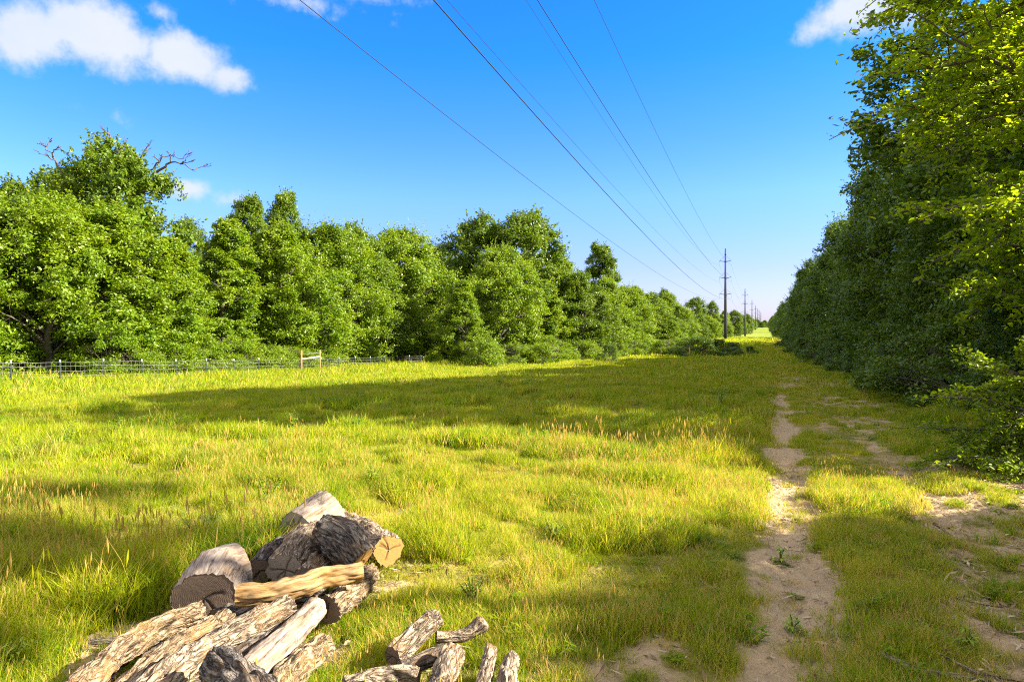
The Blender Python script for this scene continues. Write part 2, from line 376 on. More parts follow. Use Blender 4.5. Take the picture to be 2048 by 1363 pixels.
# ground
g = Mat('ground'); p = g.pos(); ba = g.attr('bare')
n_f = g.noise(p, 26, 6, .65); n_m = g.noise(p, 5, 5, .6); n_l = g.noise(p, .55, 4, .6)
clod = g.n('ShaderNodeTexVoronoi', {'Vector': p, 'Scale': 24.}, feature='SMOOTH_F1').outputs['Distance']
soil = g.mix(n_m, (.35, .255, .14), (.53, .41, .25)); soil = g.mix(g.math('MULTIPLY', n_f, .6), soil, (.30, .20, .12))
speck = g.n('ShaderNodeMapRange', {'Value': g.noise(p, 70, 3, .7), 'From Min': .60, 'From Max': .68}).outputs[0]
soil = g.mix(g.math('MULTIPLY', speck, .5), soil, (.17, .13, .07))
thn = g.n('ShaderNodeMapRange', {'Value': n_l, 'From Min': .4, 'From Max': .65}).outputs[0]
thatch = g.mix(thn, (.13, .15, .022), (.27, .22, .04)); thatch = g.mix(g.math('MULTIPLY', n_f, .7), thatch, (.17, .14, .05))
farg = g.mix(thn, (.13, .20, .02), (.25, .26, .03))
far = g.n('ShaderNodeMapRange', {'Value': g.n('ShaderNodeVectorMath', {0: p}, operation='LENGTH').outputs['Value'], 'From Min': 60., 'From Max': 160.}).outputs[0]
thatch = g.mix(far, thatch, farg)
k = g.n('ShaderNodeMapRange', {'Value': g.math('ADD', ba, g.math('MULTIPLY', g.math('SUBTRACT', n_f, .5), .5)), 'From Min': .2, 'From Max': .6}).outputs[0]
gcol = g.mix(k, thatch, soil)
hh = g.math('ADD', g.math('MULTIPLY', n_f, 1.), g.math('MULTIPLY', clod, .8)); hh = g.math('ADD', hh, n_m)
M_ground = g.finish(gcol, .95, g.bump(hh, .9, .035), .1)

# ------------------------------------------------------------------ ground sheet
def axis(lim_lo, lim_hi, fine, growth, c=0.):
    a = [c]; s = fine
    while a[-1] < lim_hi: a.append(a[-1]+s); s = fine if abs(a[-1]-c) < 6 else s*growth
    b = [c]; s = fine
    while b[-1] > lim_lo: b.append(b[-1]-s); s = fine if abs(b[-1]-c) < 6 else s*growth
    return np.array(b[:0:-1]+a)
gx = axis(-3500, 3500, .034, 1.035, -1.0); gy = axis(-300, 6500, .034, 1.035, 7.0)
GX, GY = np.meshgrid(gx, gy); GXf, GYf = GX.ravel(), GY.ravel()
bb = bare(GXf, GYf)
GZ = gz(GXf, GYf)
nearm = 1-sst(10, 16, np.hypot(GXf, GYf))
GZ = GZ+nearm*((fbm(GXf*7, GYf*7, o=4, seed=77)-.5)*.05+(fbm(GXf*16, GYf*16, o=2, seed=78)-.5)*.018)*(.35+bb*1.3)
nx, ny = len(gx), len(gy); i = np.arange(ny-1)[:, None]*nx; j = np.arange(nx-1)[None]
gq = np.stack([i+j, i+j+1, i+nx+j+1, i+nx+j], -1).reshape(-1, 4)
ground = obj('ground', mk_mesh('ground', np.stack([GXf, GYf, GZ], 1), quads=gq, mat=M_ground, attrs={'bare': bb}, smooth=True)); tag(ground, kind='structure')

# ------------------------------------------------------------------ grass (one uncountable mass)
def tuft_mesh(name, nbl, rad, width, nseg, lean, rs, dry=0., stalk=0, hvar=.45):
    r = np.random.default_rng(rs); mb = MB()
    a = r.uniform(0, 2*pi, nbl); q = rad*np.sqrt(r.uniform(0, 1, nbl)); bx, by = q*np.cos(a), q*np.sin(a)
    d = r.uniform(0, 2*pi, nbl); ln = r.uniform(1-hvar, 1.05, nbl); le = lean*r.uniform(.25, 1.5, nbl)
    yaw = r.uniform(0, 2*pi, nbl)
    tint = np.where(r.uniform(0, 1, nbl) < dry, r.uniform(.86, 1, nbl), r.uniform(0, .84, nbl))
    dx, dy = np.cos(d), np.sin(d); wx, wy = np.cos(yaw), np.sin(yaw)
    V = []; t_ = np.linspace(0, 1, nseg+1)
    for t in t_:
        cx = bx+dx*le*t*t*ln; cy_ = by+dy*le*t*t*ln; cz = ln*t*(1-.25*le*t)
        w = width*(1-t)**.7*.5
        if t < 1: V.append(np.stack([cx-wx*w, cy_-wy*w, cz], 1)); V.append(np.stack([cx+wx*w, cy_+wy*w, cz], 1))
        else: V.append(np.stack([cx, cy_, cz], 1))
    K = len(V); V = np.stack(V, 1).reshape(-1, 3); base = np.arange(nbl)[:, None]*K
    Q = np.concatenate([base+np.array([[2*s, 2*s+1, 2*s+3, 2*s+2]]) for s in range(nseg-1)]) if nseg > 1 else None
    T = base+np.array([[K-3, K-2, K-1]])
    V[:, 2] -= .06
    mb.add(V, Q, T, tint=np.repeat(tint, K))
    for _ in range(stalk):                       # seed stalks
        x, y = r.uniform(-rad, rad, 2); a_ = r.uniform(0, 2*pi); hh_ = r.uniform(1.05, 1.5); l = r.uniform(.15, .5)
        pts = np.array([[x+cos(a_)*l*t*t, y+sin(a_)*l*t*t, hh_*t] for t in np.linspace(0, 1, 4)])
        v, q_, t3 = tube(pts, [width*.22, width*.2, width*.18, width*.12], 3, False); mb.add(v, q_, None, tint=np.full(len(v), .93))
        e = pts[-1]; v, q_, t3 = tube([e+np.array([0, 0, -.22]), e+np.array([0, 0, -.1]), e+np.array([0, 0, .04])], [width*.1, width*.7, width*.1], 4, False); mb.add(v, q_, None, tint=np.full(len(v), .95))
    return mb.mesh(name, M_grass)
TV = []
def tv(*a, **k):
    me = tuft_mesh('tuft', *a, **k); o = bpy.data.objects.new('tuft_source', me); TV.append(o); return len(TV)-1
# heights are 1, scaled per point (so radius/width are relative to a height of ~0.18 m)
near_v = [tv(60, .55, .026, 3, .45, 100+i, dry=.14, stalk=(1 if i % 3 == 0 else 0)) for i in range(6)]
mid_v = [tv(60, .9, .050, 2, .42, 200+i, dry=.14) for i in range(5)]
far_v = [tv(60, 1.7, .115, 2, .40, 300+i, dry=.12) for i in range(4)]
vf_v = [tv(60, 3.2, .30, 1, .35, 400+i, dry=.10) for i in range(3)]
dry_v = [tv(40, .7, .028, 3, .7, 500+i, dry=.85, stalk=2) for i in range(3)]
def broad_mesh(rs):
    r = np.random.default_rng(rs); mb = MB()
    for _ in range(26):
        a_ = r.uniform(0, 2*pi); b = np.array([r.uniform(-.3, .3), r.uniform(-.3, .3), r.uniform(.05, .75)]); d = np.array([cos(a_), sin(a_), r.uniform(.0, .8)])*r.uniform(.25, .5); sd2 = np.array([-sin(a_), cos(a_), 0])*r.uniform(.05, .1)
        mb.add([b-sd2*.3, b+sd2*.3, b+d*.5-sd2, b+d*.5+sd2, b+d+np.array([0, 0, -.08])], [[0, 1, 3, 2]], [[2, 3, 4]], tint=np.full(5, r.uniform(0, .55)))
    me = mb.mesh('broad', M_grass); TV.append(bpy.data.objects.new('tuft_source', me)); return len(TV)-1
broad_v = [broad_mesh(600+i) for i in range(4)]
def scatter(n, v0, v1, halfdeg, ylim=None, xlim=None):
    r = np.sqrt(rng.uniform(v0*v0, v1*v1, n)); a = rng.uniform(-R(halfdeg), R(halfdeg), n)
    u = r*np.sin(a); v = r*np.cos(a)
    return u*CT-v*ST, u*ST+v*CT
PX, PY, PV, PS, PH = [], [], [], [], []
def lay(n, v0, v1, hd, var, keep_exp, hs=1., xmin=-60, xmax=14):
    X, Y = scatter(n, v0, v1, hd)
    b = bare(X, Y); dens = np.clip(1-b*1.35, 0, 1)**keep_exp
    cl = sst(.30, .62, fbm(X*2.1, Y*2.1, o=4, seed=61)); dens = dens*(.35+.65*cl)
    if v0 < 9: dens = np.maximum(dens, .03)
    ok = (rng.uniform(0, 1, n) < dens) & (X > xmin) & (X < xmax)
    X, Y, b, cl = X[ok], Y[ok], b[ok], cl[ok]
    h = gheight(X, Y)*(.35+.9*cl)*(1-.55*b)*rng.uniform(.7, 1.25, len(X))*hs
    PX.append(X); PY.append(Y); PH.append(h); PV.append(rng.choice(var, len(X))); PS.append(np.full(len(X), 1.))
lay(32000, 1.2, 9.5, 55, near_v, 1.3)
lay(1700, 1.5, 9.5, 55, dry_v, .8, 1.0)
lay(2200, 9, 30, 50, dry_v, .8, 1.0)
lay(44000, 8.5, 26, 50, mid_v, 1.2)
lay(52000, 24, 75, 44, far_v, 1.0)
lay(40000, 70, 260, 26, vf_v, .6, 1.0, -34, 8)
lay(1300, 2.0, 9.5, 52, broad_v, .6, .75)
lay(2400, 9, 26, 48, broad_v, .6, .95)
PX = np.concatenate(PX); PY = np.concatenate(PY); PH = np.concatenate(PH); PV = np.concatenate(PV)
pz = gz(PX, PY); npnt = len(PX)
wid = np.maximum(PH, .13)
rot = np.stack([rng.normal(0, .10, npnt), rng.normal(0, .10, npnt), rng.uniform(0, 2*pi, npnt)], 1)
rot[:, 0] += .02
scl = np.stack([wid, wid, PH], 1)
gm = mk_mesh('grass', np.stack([PX, PY, pz], 1), attrs={'rot': rot, 'scl': scl, 'ptint': np.clip(.5+rng.normal(0, .22, npnt)+(fbm(PX*3.2, PY*3.2, o=2, seed=71)-.5)*1.3+.30*np.exp(-((PX-.7)/1.3)**2)+.12*np.exp(-((PX+2.5)/3.5)**2)*sst(3, 6, PY)*(1-sst(12, 20, PY)), 0, 1)})
a = gm.attributes.new('variant', 'INT', 'POINT'); a.data.foreach_set('value', PV.astype(np.int32))
gm.materials.append(M_grass)
grass = obj('grass', gm); tag(grass, 'yellow green meadow grass covering the cleared strip', 'grass', kind='stuff')
ng = bpy.data.node_groups.new('grass scatter', 'GeometryNodeTree')
ng.interface.new_socket('Geometry', in_out='INPUT', socket_type='NodeSocketGeometry'); ng.interface.new_socket('Geometry', in_out='OUTPUT', socket_type='NodeSocketGeometry')
gi = ng.nodes.new('NodeGroupInput'); go = ng.nodes.new('NodeGroupOutput'); iop = ng.nodes.new('GeometryNodeInstanceOnPoints')
jn = ng.nodes.new('GeometryNodeJoinGeometry')
for o in reversed(TV):
    oi = ng.nodes.new('GeometryNodeObjectInfo'); oi.inputs['Object'].default_value = o; oi.inputs['As Instance'].default_value = False
    g2 = ng.nodes.new('GeometryNodeGeometryToInstance'); ng.links.new(oi.outputs['Geometry'], g2.inputs[0]); ng.links.new(g2.outputs[0], jn.inputs[0])
def na(name, dt):
    n = ng.nodes.new('GeometryNodeInputNamedAttribute'); n.data_type = dt; n.inputs['Name'].default_value = name; return n.outputs['Attribute']
e2r = ng.nodes.new('FunctionNodeEulerToRotation')
ng.links.new(gi.outputs[0], iop.inputs['Points']); ng.links.new(jn.outputs[0], iop.inputs['Instance']); iop.inputs['Pick Instance'].default_value = True
ng.links.new(na('variant', 'INT'), iop.inputs['Instance Index']); ng.links.new(na('rot', 'FLOAT_VECTOR'), e2r.inputs[0]); ng.links.new(e2r.outputs[0], iop.inputs['Rotation'])
ng.links.new(na('scl', 'FLOAT_VECTOR'), iop.inputs['Scale']); ng.links.new(iop.outputs[0], go.inputs[0])
md = grass.modifiers.new('scatter', 'NODES'); md.node_group = ng

# ------------------------------------------------------------------ trees
def leaves(C, Nrm, size, r, fold=False, aspect=.55):
    n = len(C); Nrm = Nrm/(np.linalg.norm(Nrm, axis=1)[:, None]+1e-9)
    d = r.normal(size=(n, 3)); d -= Nrm*(d*Nrm).sum(1)[:, None]; d /= np.linalg.norm(d, axis=1)[:, None]+1e-9
    s = np.cross(Nrm, d); L_ = size*r.uniform(.65, 1.3, n)[:, None]; Wd = L_*aspect*.5
    if not fold:
        V = np.stack([C-d*L_*.5, C-d*L_*.02+s*Wd, C+d*L_*.5, C-d*L_*.02-s*Wd], 1).reshape(-1, 3)
        return V, np.arange(n*4).reshape(-1, 4), 4
    up = Nrm*L_*.10
    V = np.stack([C-d*L_*.5, C-d*L_*.18+s*Wd*.9+up, C+d*L_*.22+s*Wd*.8+up, C+d*L_*.5, C+d*L_*.22-s*Wd*.8+up, C-d*L_*.18-s*Wd*.9+up], 1).reshape(-1, 3)
    b = np.arange(n)[:, None]*6
    return V, np.concatenate([b+np.array([[0, 1, 2, 3]]), b+np.array([[0, 3, 4, 5]])]), 6
def crown(name, prof, H, nclump, nleaf, lsize, seed, mat, clr=(.45, 1.0), trunk_r=.16, lowest=0., bare_top=0., shoots=.5, fold=False, flat=.85, lobes=7, gap=0., sub=1.):
    """prof(t) gives the radius at height t*H; returns (crown mesh, trunk mesh) around the origin"""
    r = np.random.default_rng(seed); C = []; Rr = []
    la = r.uniform(0, 2*pi, lobes); lt = r.uniform(.15, .95, lobes); lw = r.uniform(.18, .34, lobes)
    tries = 0
    while len(C) < nclump and tries < nclump*30:
        tries += 1
        t = lowest+(1-lowest)*r.uniform(0, 1)**.85; a = r.uniform(0, 2*pi)
        rr = prof(t)
        # big uneven lobes push the outline in and out
        m = 1+.18*sin(3*a+seed)+.0
        for A_, T_, W_ in zip(la, lt, lw): m += .42*math.exp(-((math.remainder(a-A_, 2*pi))/.7)**2-((t-T_)/W_)**2)
        m *= .76; q = r.uniform(.0, 1)**.42
        if gap and r.uniform() < gap*max(0, fbm(np.array([cos(a)*2.1+t*3]), np.array([sin(a)*2.1+seed]), o=2)[0]-.25)*3: continue
        rad = rr*m*q
        cr_ = r.uniform(*clr)*(.55+.45*min(1, rr/1.5))
        C.append((cos(a)*rad, sin(a)*rad, max(t*H-cr_*.35, .1))); Rr.append(cr_)
    C = np.array(C); Rr = np.array(Rr); per = np.maximum((nleaf*(Rr**2)/(Rr**2).sum()).astype(int), 8)
    idx = np.repeat(np.arange(len(C)), per); n = len(idx)
    msub = 15; sd_ = r.normal(size=(len(C), msub, 3)); so_ = C.copy(); so_[:, 2] = (so_[:, 2]-H*.45)*.5; so_ /= np.linalg.norm(so_, axis=1)[:, None]+1e-6
    sd_ /= np.linalg.norm(sd_, axis=2)[..., None]; sd_ = sd_+so_[:, None]*.6+np.array([0, 0, .3]); sd_ /= np.linalg.norm(sd_, axis=2)[..., None]
    sr_ = .45+.55*r.uniform(0, 1, (len(C), msub))+.55*r.uniform(0, 1, (len(C), msub))**4
    si_ = r.integers(0, msub, n); d = sd_[idx, si_]; g_ = r.normal(size=(n, 3))*np.array([1, 1, .75])
    P = C[idx]+d*(Rr[idx]*sr_[idx, si_])[:, None]*np.array([1, 1, flat])+g_*(.05+.095*Rr[idx])[:, None]*sub
    d = d*.7+g_*.35
    Nn = d*.5+np.array([0, 0, .55])+r.normal(size=(n, 3))*.6
    ct = (r.uniform(0, .30, len(C))[idx]+r.uniform(0, .2, (len(C), msub))[idx, si_]); tint = np.clip(ct+r.uniform(0, .6, n), 0, 1)
    # leafy shoots standing out of the clumps
    ns = int(len(C)*shoots*8); si = r.integers(0, len(C), ns); sdir = r.normal(size=(ns, 3)); sdir /= np.linalg.norm(sdir, axis=1)[:, None]
    so = C[si].copy(); so[:, 2] = (so[:, 2]-H*.4)*.6; so /= np.linalg.norm(so, axis=1)[:, None]+1e-6
    sdir = sdir*.6+so+np.array([0, 0, .5]); sdir /= np.linalg.norm(sdir, axis=1)[:, None]
    kk = 20; tt = np.tile(np.linspace(0, 1, kk), ns); ii = np.repeat(np.arange(ns), kk); ln = Rr[si]*r.uniform(.7, 1.6, ns)
    SP = C[si][ii]+sdir[ii]*(Rr[si]*.45+ln*0)[ii][:, None]+sdir[ii]*(tt*ln[ii])[:, None]+r.normal(size=(len(ii), 3))*.07*(1.2-tt)[:, None]*(lsize/.13)
    SP[:, 2] -= .12*tt**2*ln[ii]
    P = np.concatenate([P, SP]); Nn = np.concatenate([Nn, sdir[ii]*.2+np.array([0, 0, .5])+r.normal(size=(len(ii), 3))*.5]); tint = np.concatenate([tint, np.clip(r.uniform(.3, 1, len(ii)), 0, 1)])
    P[:, 2] = np.maximum(P[:, 2], .03)
    V, Q, K = leaves(P, Nn, lsize, r, fold)
    cm = mk_mesh('crown', V, quads=Q, mat=mat, attrs={'tint': np.repeat(tint, K)})
    # trunk, limbs to the biggest clumps
    mb = MB(); tp = [np.array([0, 0, -.4])]
    for k_ in range(1, 8): tp.append(np.array([r.normal()*.05*k_, r.normal()*.05*k_, H*.86*k_/7]))
    tp = smooth_path(tp, 16); tr_ = trunk_r*np.linspace(1.15, .15, 16)
    v, q_, t_ = tube(tp, tr_, 9); mb.add(v, q_, t_)
    order = [o_ for o_ in np.argsort(-Rr) if C[o_][2] > H*.22][:46]
    for o_ in order:
        e = C[o_]; hb = max(.25, e[2]-.45*math.hypot(e[0], e[1])-.2); k_ = min(15, max(0, int(hb/(H*.86)*15))); s = tp[k_]
        midp = (s+e)/2+np.array([0, 0, .12*math.hypot(e[0], e[1])])+r.normal(size=3)*.12
        pth = smooth_path([s, midp, e+np.array([0, 0, .1])], 7); r0 = min(tr_[k_]*.6, .07)
        v, q_, t_ = tube(pth, np.linspace(r0, .012, 7), 6); mb.add(v, q_, t_)
        for _ in range(3):
            dd = r.normal(size=3); dd /= np.linalg.norm(dd); dd += np.array([e[0], e[1], 0])/(np.hypot(e[0], e[1])+.1)*.5
            v, q_, t_ = tube(smooth_path([pth[4], pth[4]+dd*Rr[o_]*.5, pth[4]+dd*Rr[o_]*.95+np.array([0, 0, .15])], 4), [.014, .01, .007, .004], 4, False); mb.add(v, q_)
    return cm, mb.mesh('trunk', M_trunk, True)
def P_bush(t): return 2.3*(1-max(0, t-.25)**1.6*1.05)*(.72+.28*min(1, t/.2))*(1 if t < .93 else .6)
def P_dome(t): return 2.6*math.sqrt(max(.02, 1-((t-.42)/.60)**2))
def P_cone(t): return 2.0*(1.02-t)**.62*(.8+.2*min(1, t/.15))
def P_wall(t): return 2.3*(1-max(0, t-.6)**2*3.6)*(.8+.2*min(1, t/.15))
def P_oak(t): return 3.0*math.sqrt(max(.015, 1-((t-.62)/.40)**2))
def P_col(t): return 1.55*(1-max(0, t-.55)**2*3.2)*(.75+.25*min(1, t/.2))
def P_low(t): return 1.0*math.sqrt(max(.03, 1-((t-.3)/.72)**2))
print('crowns...')
V_ = {}
V_['bushA'] = crown('a', P_bush, 8, 120, 80000, .128, 1, M_leaf_b)
V_['bushB'] = crown('b', P_dome, 8, 130, 80000, .128, 2, M_leaf_b, clr=(.5, 1.1))
V_['bushC'] = crown('c', P_bush, 8, 110, 80000, .125, 3, M_leaf_m, clr=(.45, .95))
V_['cone'] = crown('d', P_cone, 9, 110, 80000, .125, 4, M_leaf_b, clr=(.35, .85), shoots=.6)
V_['col'] = crown('e', P_col, 10, 110, 80000, .128, 5, M_leaf_m, clr=(.4, .9), shoots=.4)
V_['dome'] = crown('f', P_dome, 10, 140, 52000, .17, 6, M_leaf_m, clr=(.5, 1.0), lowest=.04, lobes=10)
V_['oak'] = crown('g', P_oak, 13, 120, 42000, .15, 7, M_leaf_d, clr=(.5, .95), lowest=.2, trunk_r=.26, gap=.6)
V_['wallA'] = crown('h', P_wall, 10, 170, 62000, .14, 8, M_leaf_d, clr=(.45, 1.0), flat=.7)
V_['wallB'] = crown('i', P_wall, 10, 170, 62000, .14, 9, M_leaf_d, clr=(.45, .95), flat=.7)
V_['wallC'] = crown('m', P_cone, 10, 150, 60000, .14, 15, M_leaf_m, clr=(.4, .95), shoots=.8)
V_['wallD'] = crown('n', P_bush, 10, 150, 60000, .15, 16, M_leaf_m, clr=(.5, 1.1), flat=.6, lobes=10)
V_['low'] = crown('j', P_low, 1.6, 40, 13000, .062, 10, M_leaf_b, clr=(.2, .42), trunk_r=.03)
def P_high(t): return 2.3*math.sqrt(max(.02, 1-((t-.85)/.15)**2))
V_['high'] = crown('l', P_high, 12, 60, 30000, .14, 13, M_leaf_m, clr=(.45, .9), trunk_r=.2, lowest=.72)
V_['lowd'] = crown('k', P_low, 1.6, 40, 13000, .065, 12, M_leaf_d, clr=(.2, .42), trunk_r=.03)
TH_ = {'bushA': 8, 'bushB': 8, 'bushC': 8, 'cone': 9, 'col': 10, 'dome': 10, 'oak': 13, 'wallA': 10, 'wallB': 10, 'low': 1.6, 'lowd': 1.6, 'high': 12, 'wallC': 10, 'wallD': 10}
def plant(kind, X, Y, H, wid, rz, label, name='tree', cat='tree', group=None, mat=None):
    z = gz1(X, Y); s = H/TH_[kind]
    t = thing(name, label, cat, (X, Y, z-.05), group); t.rotation_euler = (0, 0, rz)
    t.scale = (wid*s, wid*s, s)
    c, tr = V_[kind]
    o = obj('crown' if name != 'shrub' else 'foliage', c, t); obj('trunk' if name != 'shrub' else 'stem', tr, t)
    return t
_o = 'first second third fourth fifth sixth seventh eighth ninth tenth eleventh twelfth thirteenth fourteenth fifteenth sixteenth seventeenth eighteenth nineteenth twentieth'.split()
def ordn(k): return _o[k] if k < 20 else ('twentieth' if k == 19 else {2: 'twenty', 3: 'thirty', 4: 'forty'}[(k+1)//10]+('-'+_o[(k+1) % 10-1] if (k+1) % 10 else 'th').replace('tyth', 'tieth')) if (k+1) % 10 else {3: 'thirtieth', 4: 'fortieth'}[(k+1)//10]
# ---- the left edge of the clearing, placed by (px, top py, depth, kind, width factor, label)
LT = [
 (-170, 430, 37, 'bushB', 1.3, 'bright green bushy tree beyond the left end of the wire fence'),
 (-40, 385, 40, 'bushA', 1.35, 'leafy green tree at the far left edge of the photo behind the fence'),
 (95, 395, 41, 'bushB', 1.3, 'broad green tree in front of the tall tree with dead branches, at left'),
 (225, 420, 43, 'bushA', 1.3, 'bright green tree in front of the dead-topped tall tree, nearest the fence'),
 (345, 475, 44, 'cone', 1.4, 'lower bushy tree just right of the tall tree with dead branches'),
 (455, 440, 46, 'cone', 1.5, 'upright pointed bright green tree left of the wooden fence brace'),
 (560, 455, 49, 'bushA', 1.3, 'rounded green tree directly behind the wooden fence brace'),
 (655, 455, 53, 'bushB', 1.2, 'flat-topped green tree just right of the wooden fence brace'),
 (745, 485, 55, 'bushC', 1.2, 'dense green tree between the fence brace and the long leafy slope'),
 (800, 462, 60, 'bushB', 1.15, 'rounded tree ending the tall left group before the dip in the treeline'),
 (875, 545, 61, 'bushA', 1.2, 'low bright green tree in the dip of the left treeline'),
 (1000, 500, 76, 'bushB', 1.2, 'lower leafy tree in front of the big rounded tree of the middle'),
 (1085, 560, 82, 'cone', 1.3, 'small bright tree at the foot of the big rounded middle tree'),
 (1160, 545, 88, 'bushC', 1.2, 'bushy tree between the big rounded tree and the gappy tall tree'),
 (1215, 560, 100, 'bushA', 1.2, 'bright green tree under the tall gappy-crowned tree'),
 (1272, 572, 116, 'cone', 1.2, 'pointed green tree right of the tall gappy-crowned tree'),
 (1302, 585, 132, 'col', 1.5, 'slender tree in the receding left treeline before the dark-topped one'),
 (1338, 590, 158, 'bushA', 1.2, 'bushy tree in the receding left treeline beside the dark-topped one'),
 (1372, 618, 175, 'cone', 1.2, 'low bright tree ahead of the dark round crowned pair near the first pole'),
 (1400, 628, 190, 'bushC', 1.1, 'low tree left of the foot of the nearest power pole'),
 (1432, 630, 225, 'bushA', 1.0, 'tree right behind the foot of the nearest power pole'),
 (925, 560, 66, 'cone', 1.3, 'small bright tree filling the foot of the dip in the left treeline'),
 (1120, 520, 92, 'bushA', 1.2, 'bright tree hugging the right flank of the big rounded middle tree'),
 (1245, 575, 108, 'bushB', 1.1, 'round bright tree at the right foot of the gappy tall tree'),
 (1318, 600, 136, 'bushA', 1.2, 'low bright tree before the dark round-topped one'),
 (1355, 612, 150, 'bushB', 1.2, 'low round tree right of the dark round-topped one'),
 (1415, 632, 200, 'bushB', 1.3, 'low round tree filling the gap left of the nearest pole foot'),
 # second row and the tall ones
 (20, 372, 52, 'dome', 1.1, 'darker tree top showing at far left behind the front trees'),
 (120, 345, 54, 'dome', 1.1, 'dark oak left of the tall tree with bare dead limbs'),
 (380, 440, 60, 'oak', .8, 'darker tree crown in the gap right of the dead-limbed tree'),
 (500, 395, 62, 'col', 1.0, 'thin tree whose top sticks up left of the pair of leafy tips'),
 (572, 385, 62, 'col', .9, 'thin tall tree with a lone leafy tip above the left treeline'),
 (700, 452, 68, 'dome', .9, 'tree crown rising behind the flat-topped group'),
 (870, 492, 104, 'dome', .9, 'dark green tree seen far back in the dip of the left treeline'),
 (965, 437, 92, 'dome', 1.0, 'left half of the big rounded pair standing highest in the middle'),
 (1052, 428, 90, 'dome', 1.05, 'big rounded green tree standing highest in the middle of the photo'),
 (1198, 487, 116, 'col', 1.05, 'tall tree with sky gaps in its crown left of the power lines end'),
 (1330, 580, 178, 'dome', .8, 'dark round-topped tree in the receding left treeline'),
 (1392, 596, 235, 'dome', 1.1, 'dark domed tree just left of the nearest power pole'),
 (1424, 603, 240, 'dome', .7, 'narrow dark tree touching the left side of the nearest power pole'),
 (1450, 622, 290, 'bushA', 1.0, 'tree behind the lower part of the nearest power pole'),
 (1470, 621, 380, 'dome', 1.1, 'dark tree between the nearest and second power poles'),
 (1484, 630, 430, 'dome', .9, 'dark far tree just left of the second power pole'),
 (1494, 628, 455, 'dome', .9, 'far tree just right of the second power pole'),
]
def fence_v(px): return 1365*34/(CT*max(1533-px, 60))
for i_, (px, py, v, kd, wf, lab) in enumerate(LT):
    if px < 905:
        v0_ = v
        while True:
            q = at(px, py, v); H = q[2]-gz1(q[0], q[1])
            if q[0] < -(34.9+2.5*wf*H/8*(v/v0_)**.0+(4 if i_ > 20 else 0)): break
            v += .5
    q = at(px, py, v); z0 = gz1(q[0], q[1]); H = q[2]-z0
    plant(kd, q[0], q[1], H*.985, wf*(1.0 if H < 11 else .85)*(1.15 if v > 80 else 1.), i_*1.7, lab, group='trees along the left edge of the clearing')
# the tall left tree with the dead limbs
q = at(232, 300, 50); z0 = gz1(q[0], q[1]); H = q[2]-z0
big = plant('dome', q[0], q[1], H, .95, .6, 'tallest tree at left, with bare dead limbs sticking out of its top', group='trees along the left edge of the clearing')
def dead_limb(pts, r0, r, mb, depthn=3):
    P = smooth_path(pts, 12); P = P+r.normal(size=P.shape)*.022*np.linalg.norm(P[-1]-P[0]); v, q_, t_ = tube(P, np.linspace(r0, .014, 12), 6); mb.add(v, q_, t_)
    if depthn:
        for _ in range(4 if depthn > 1 else 3):
            k_ = r.integers(4, 11); s = P[k_]; d = P[min(k_+1, 11)]-P[k_-1]; d /= np.linalg.norm(d); dd = d+r.normal(size=3)*.7; dd /= np.linalg.norm(dd); dd[2] = abs(dd[2])*.6+.1
            ln = np.linalg.norm(pts[-1]-pts[0])*r.uniform(.25, .45); dead_limb([s, s+dd*ln*.5+r.normal(size=3)*.08*ln, s+dd*ln+r.normal(size=3)*.1*ln], max(.02, r0*.45), r, mb, depthn-1)
inv = None
for (p0, p1, p2, sd_) in (((130, 360), (108, 315), (88, 285), 1), ((215, 330), (222, 290), (218, 258), 2), ((225, 325), (240, 300), (252, 272), 5), ((310, 350), (345, 325), (392, 345), 3), ((300, 345), (330, 315), (372, 316), 4), ((275, 330), (290, 305), (300, 288), 7)):
    mb = MB(); r = np.random.default_rng(sd_)
    pp = [at(*p0, 50), at(*p1, 50)+np.array([.2, -.2, 0]), at(*p2, 50)]
    dead_limb(pp, .11 if sd_ in (1, 2, 3) else .07, r, mb, 3 if sd_ in (1, 3) else 2)
    me = mb.mesh('dead_limb', M_deadwood, True)
    o = obj('dead_limb', me, big); o['label'] = 'bare grey dead limb'
    co = np.empty(len(me.vertices)*3, np.float32); me.vertices.foreach_get('co', co); co = co.reshape(-1, 3)-np.array(big.location)
    ca, sa = cos(-.6), sin(-.6); co = np.stack([co[:, 0]*ca-co[:, 1]*sa, co[:, 0]*sa+co[:, 1]*ca, co[:, 2]], 1)/np.array(big.scale); me.vertices.foreach_set('co', co.astype(np.float32).ravel()); me.update()
# trees further back on the left that close the wall
rb = np.random.default_rng(5)
for k_ in range(16):
    px = -250+k_*82+rb.uniform(-15, 15); v = 62+k_*2.2
    q = at(px, 480+rb.uniform(-10, 10)+k_*4, v); H = q[2]-gz1(q[0], q[1])
    plant('wallB' if k_ % 2 else 'dome', q[0], q[1], H, 1.25, k_*2.1, 'green tree of the back row, filling the gaps behind the left treeline', group='back row of trees on the left')
# far left line beyond the poles
for k_ in range(22):
    Y = 470+k_*42; X = -15.5-rb.uniform(0, 2.5)
    plant(('bushA', 'dome', 'bushC')[k_ % 3], X, Y, rb.uniform(9, 12), 1.5, k_*1.3, 'small distant tree on the left of the strip beyond the second pole', group='distant trees on the left of the strip')

for k_ in range(12):
    plant(('dome', 'wallB')[k_ % 2], -24+k_*3.1, 1010+rb.uniform(-30, 30), rb.uniform(6, 10), 1.6, k_*1.3, 'tiny hazy tree of the far wood closing the end of the strip', group='far wood closing the strip')
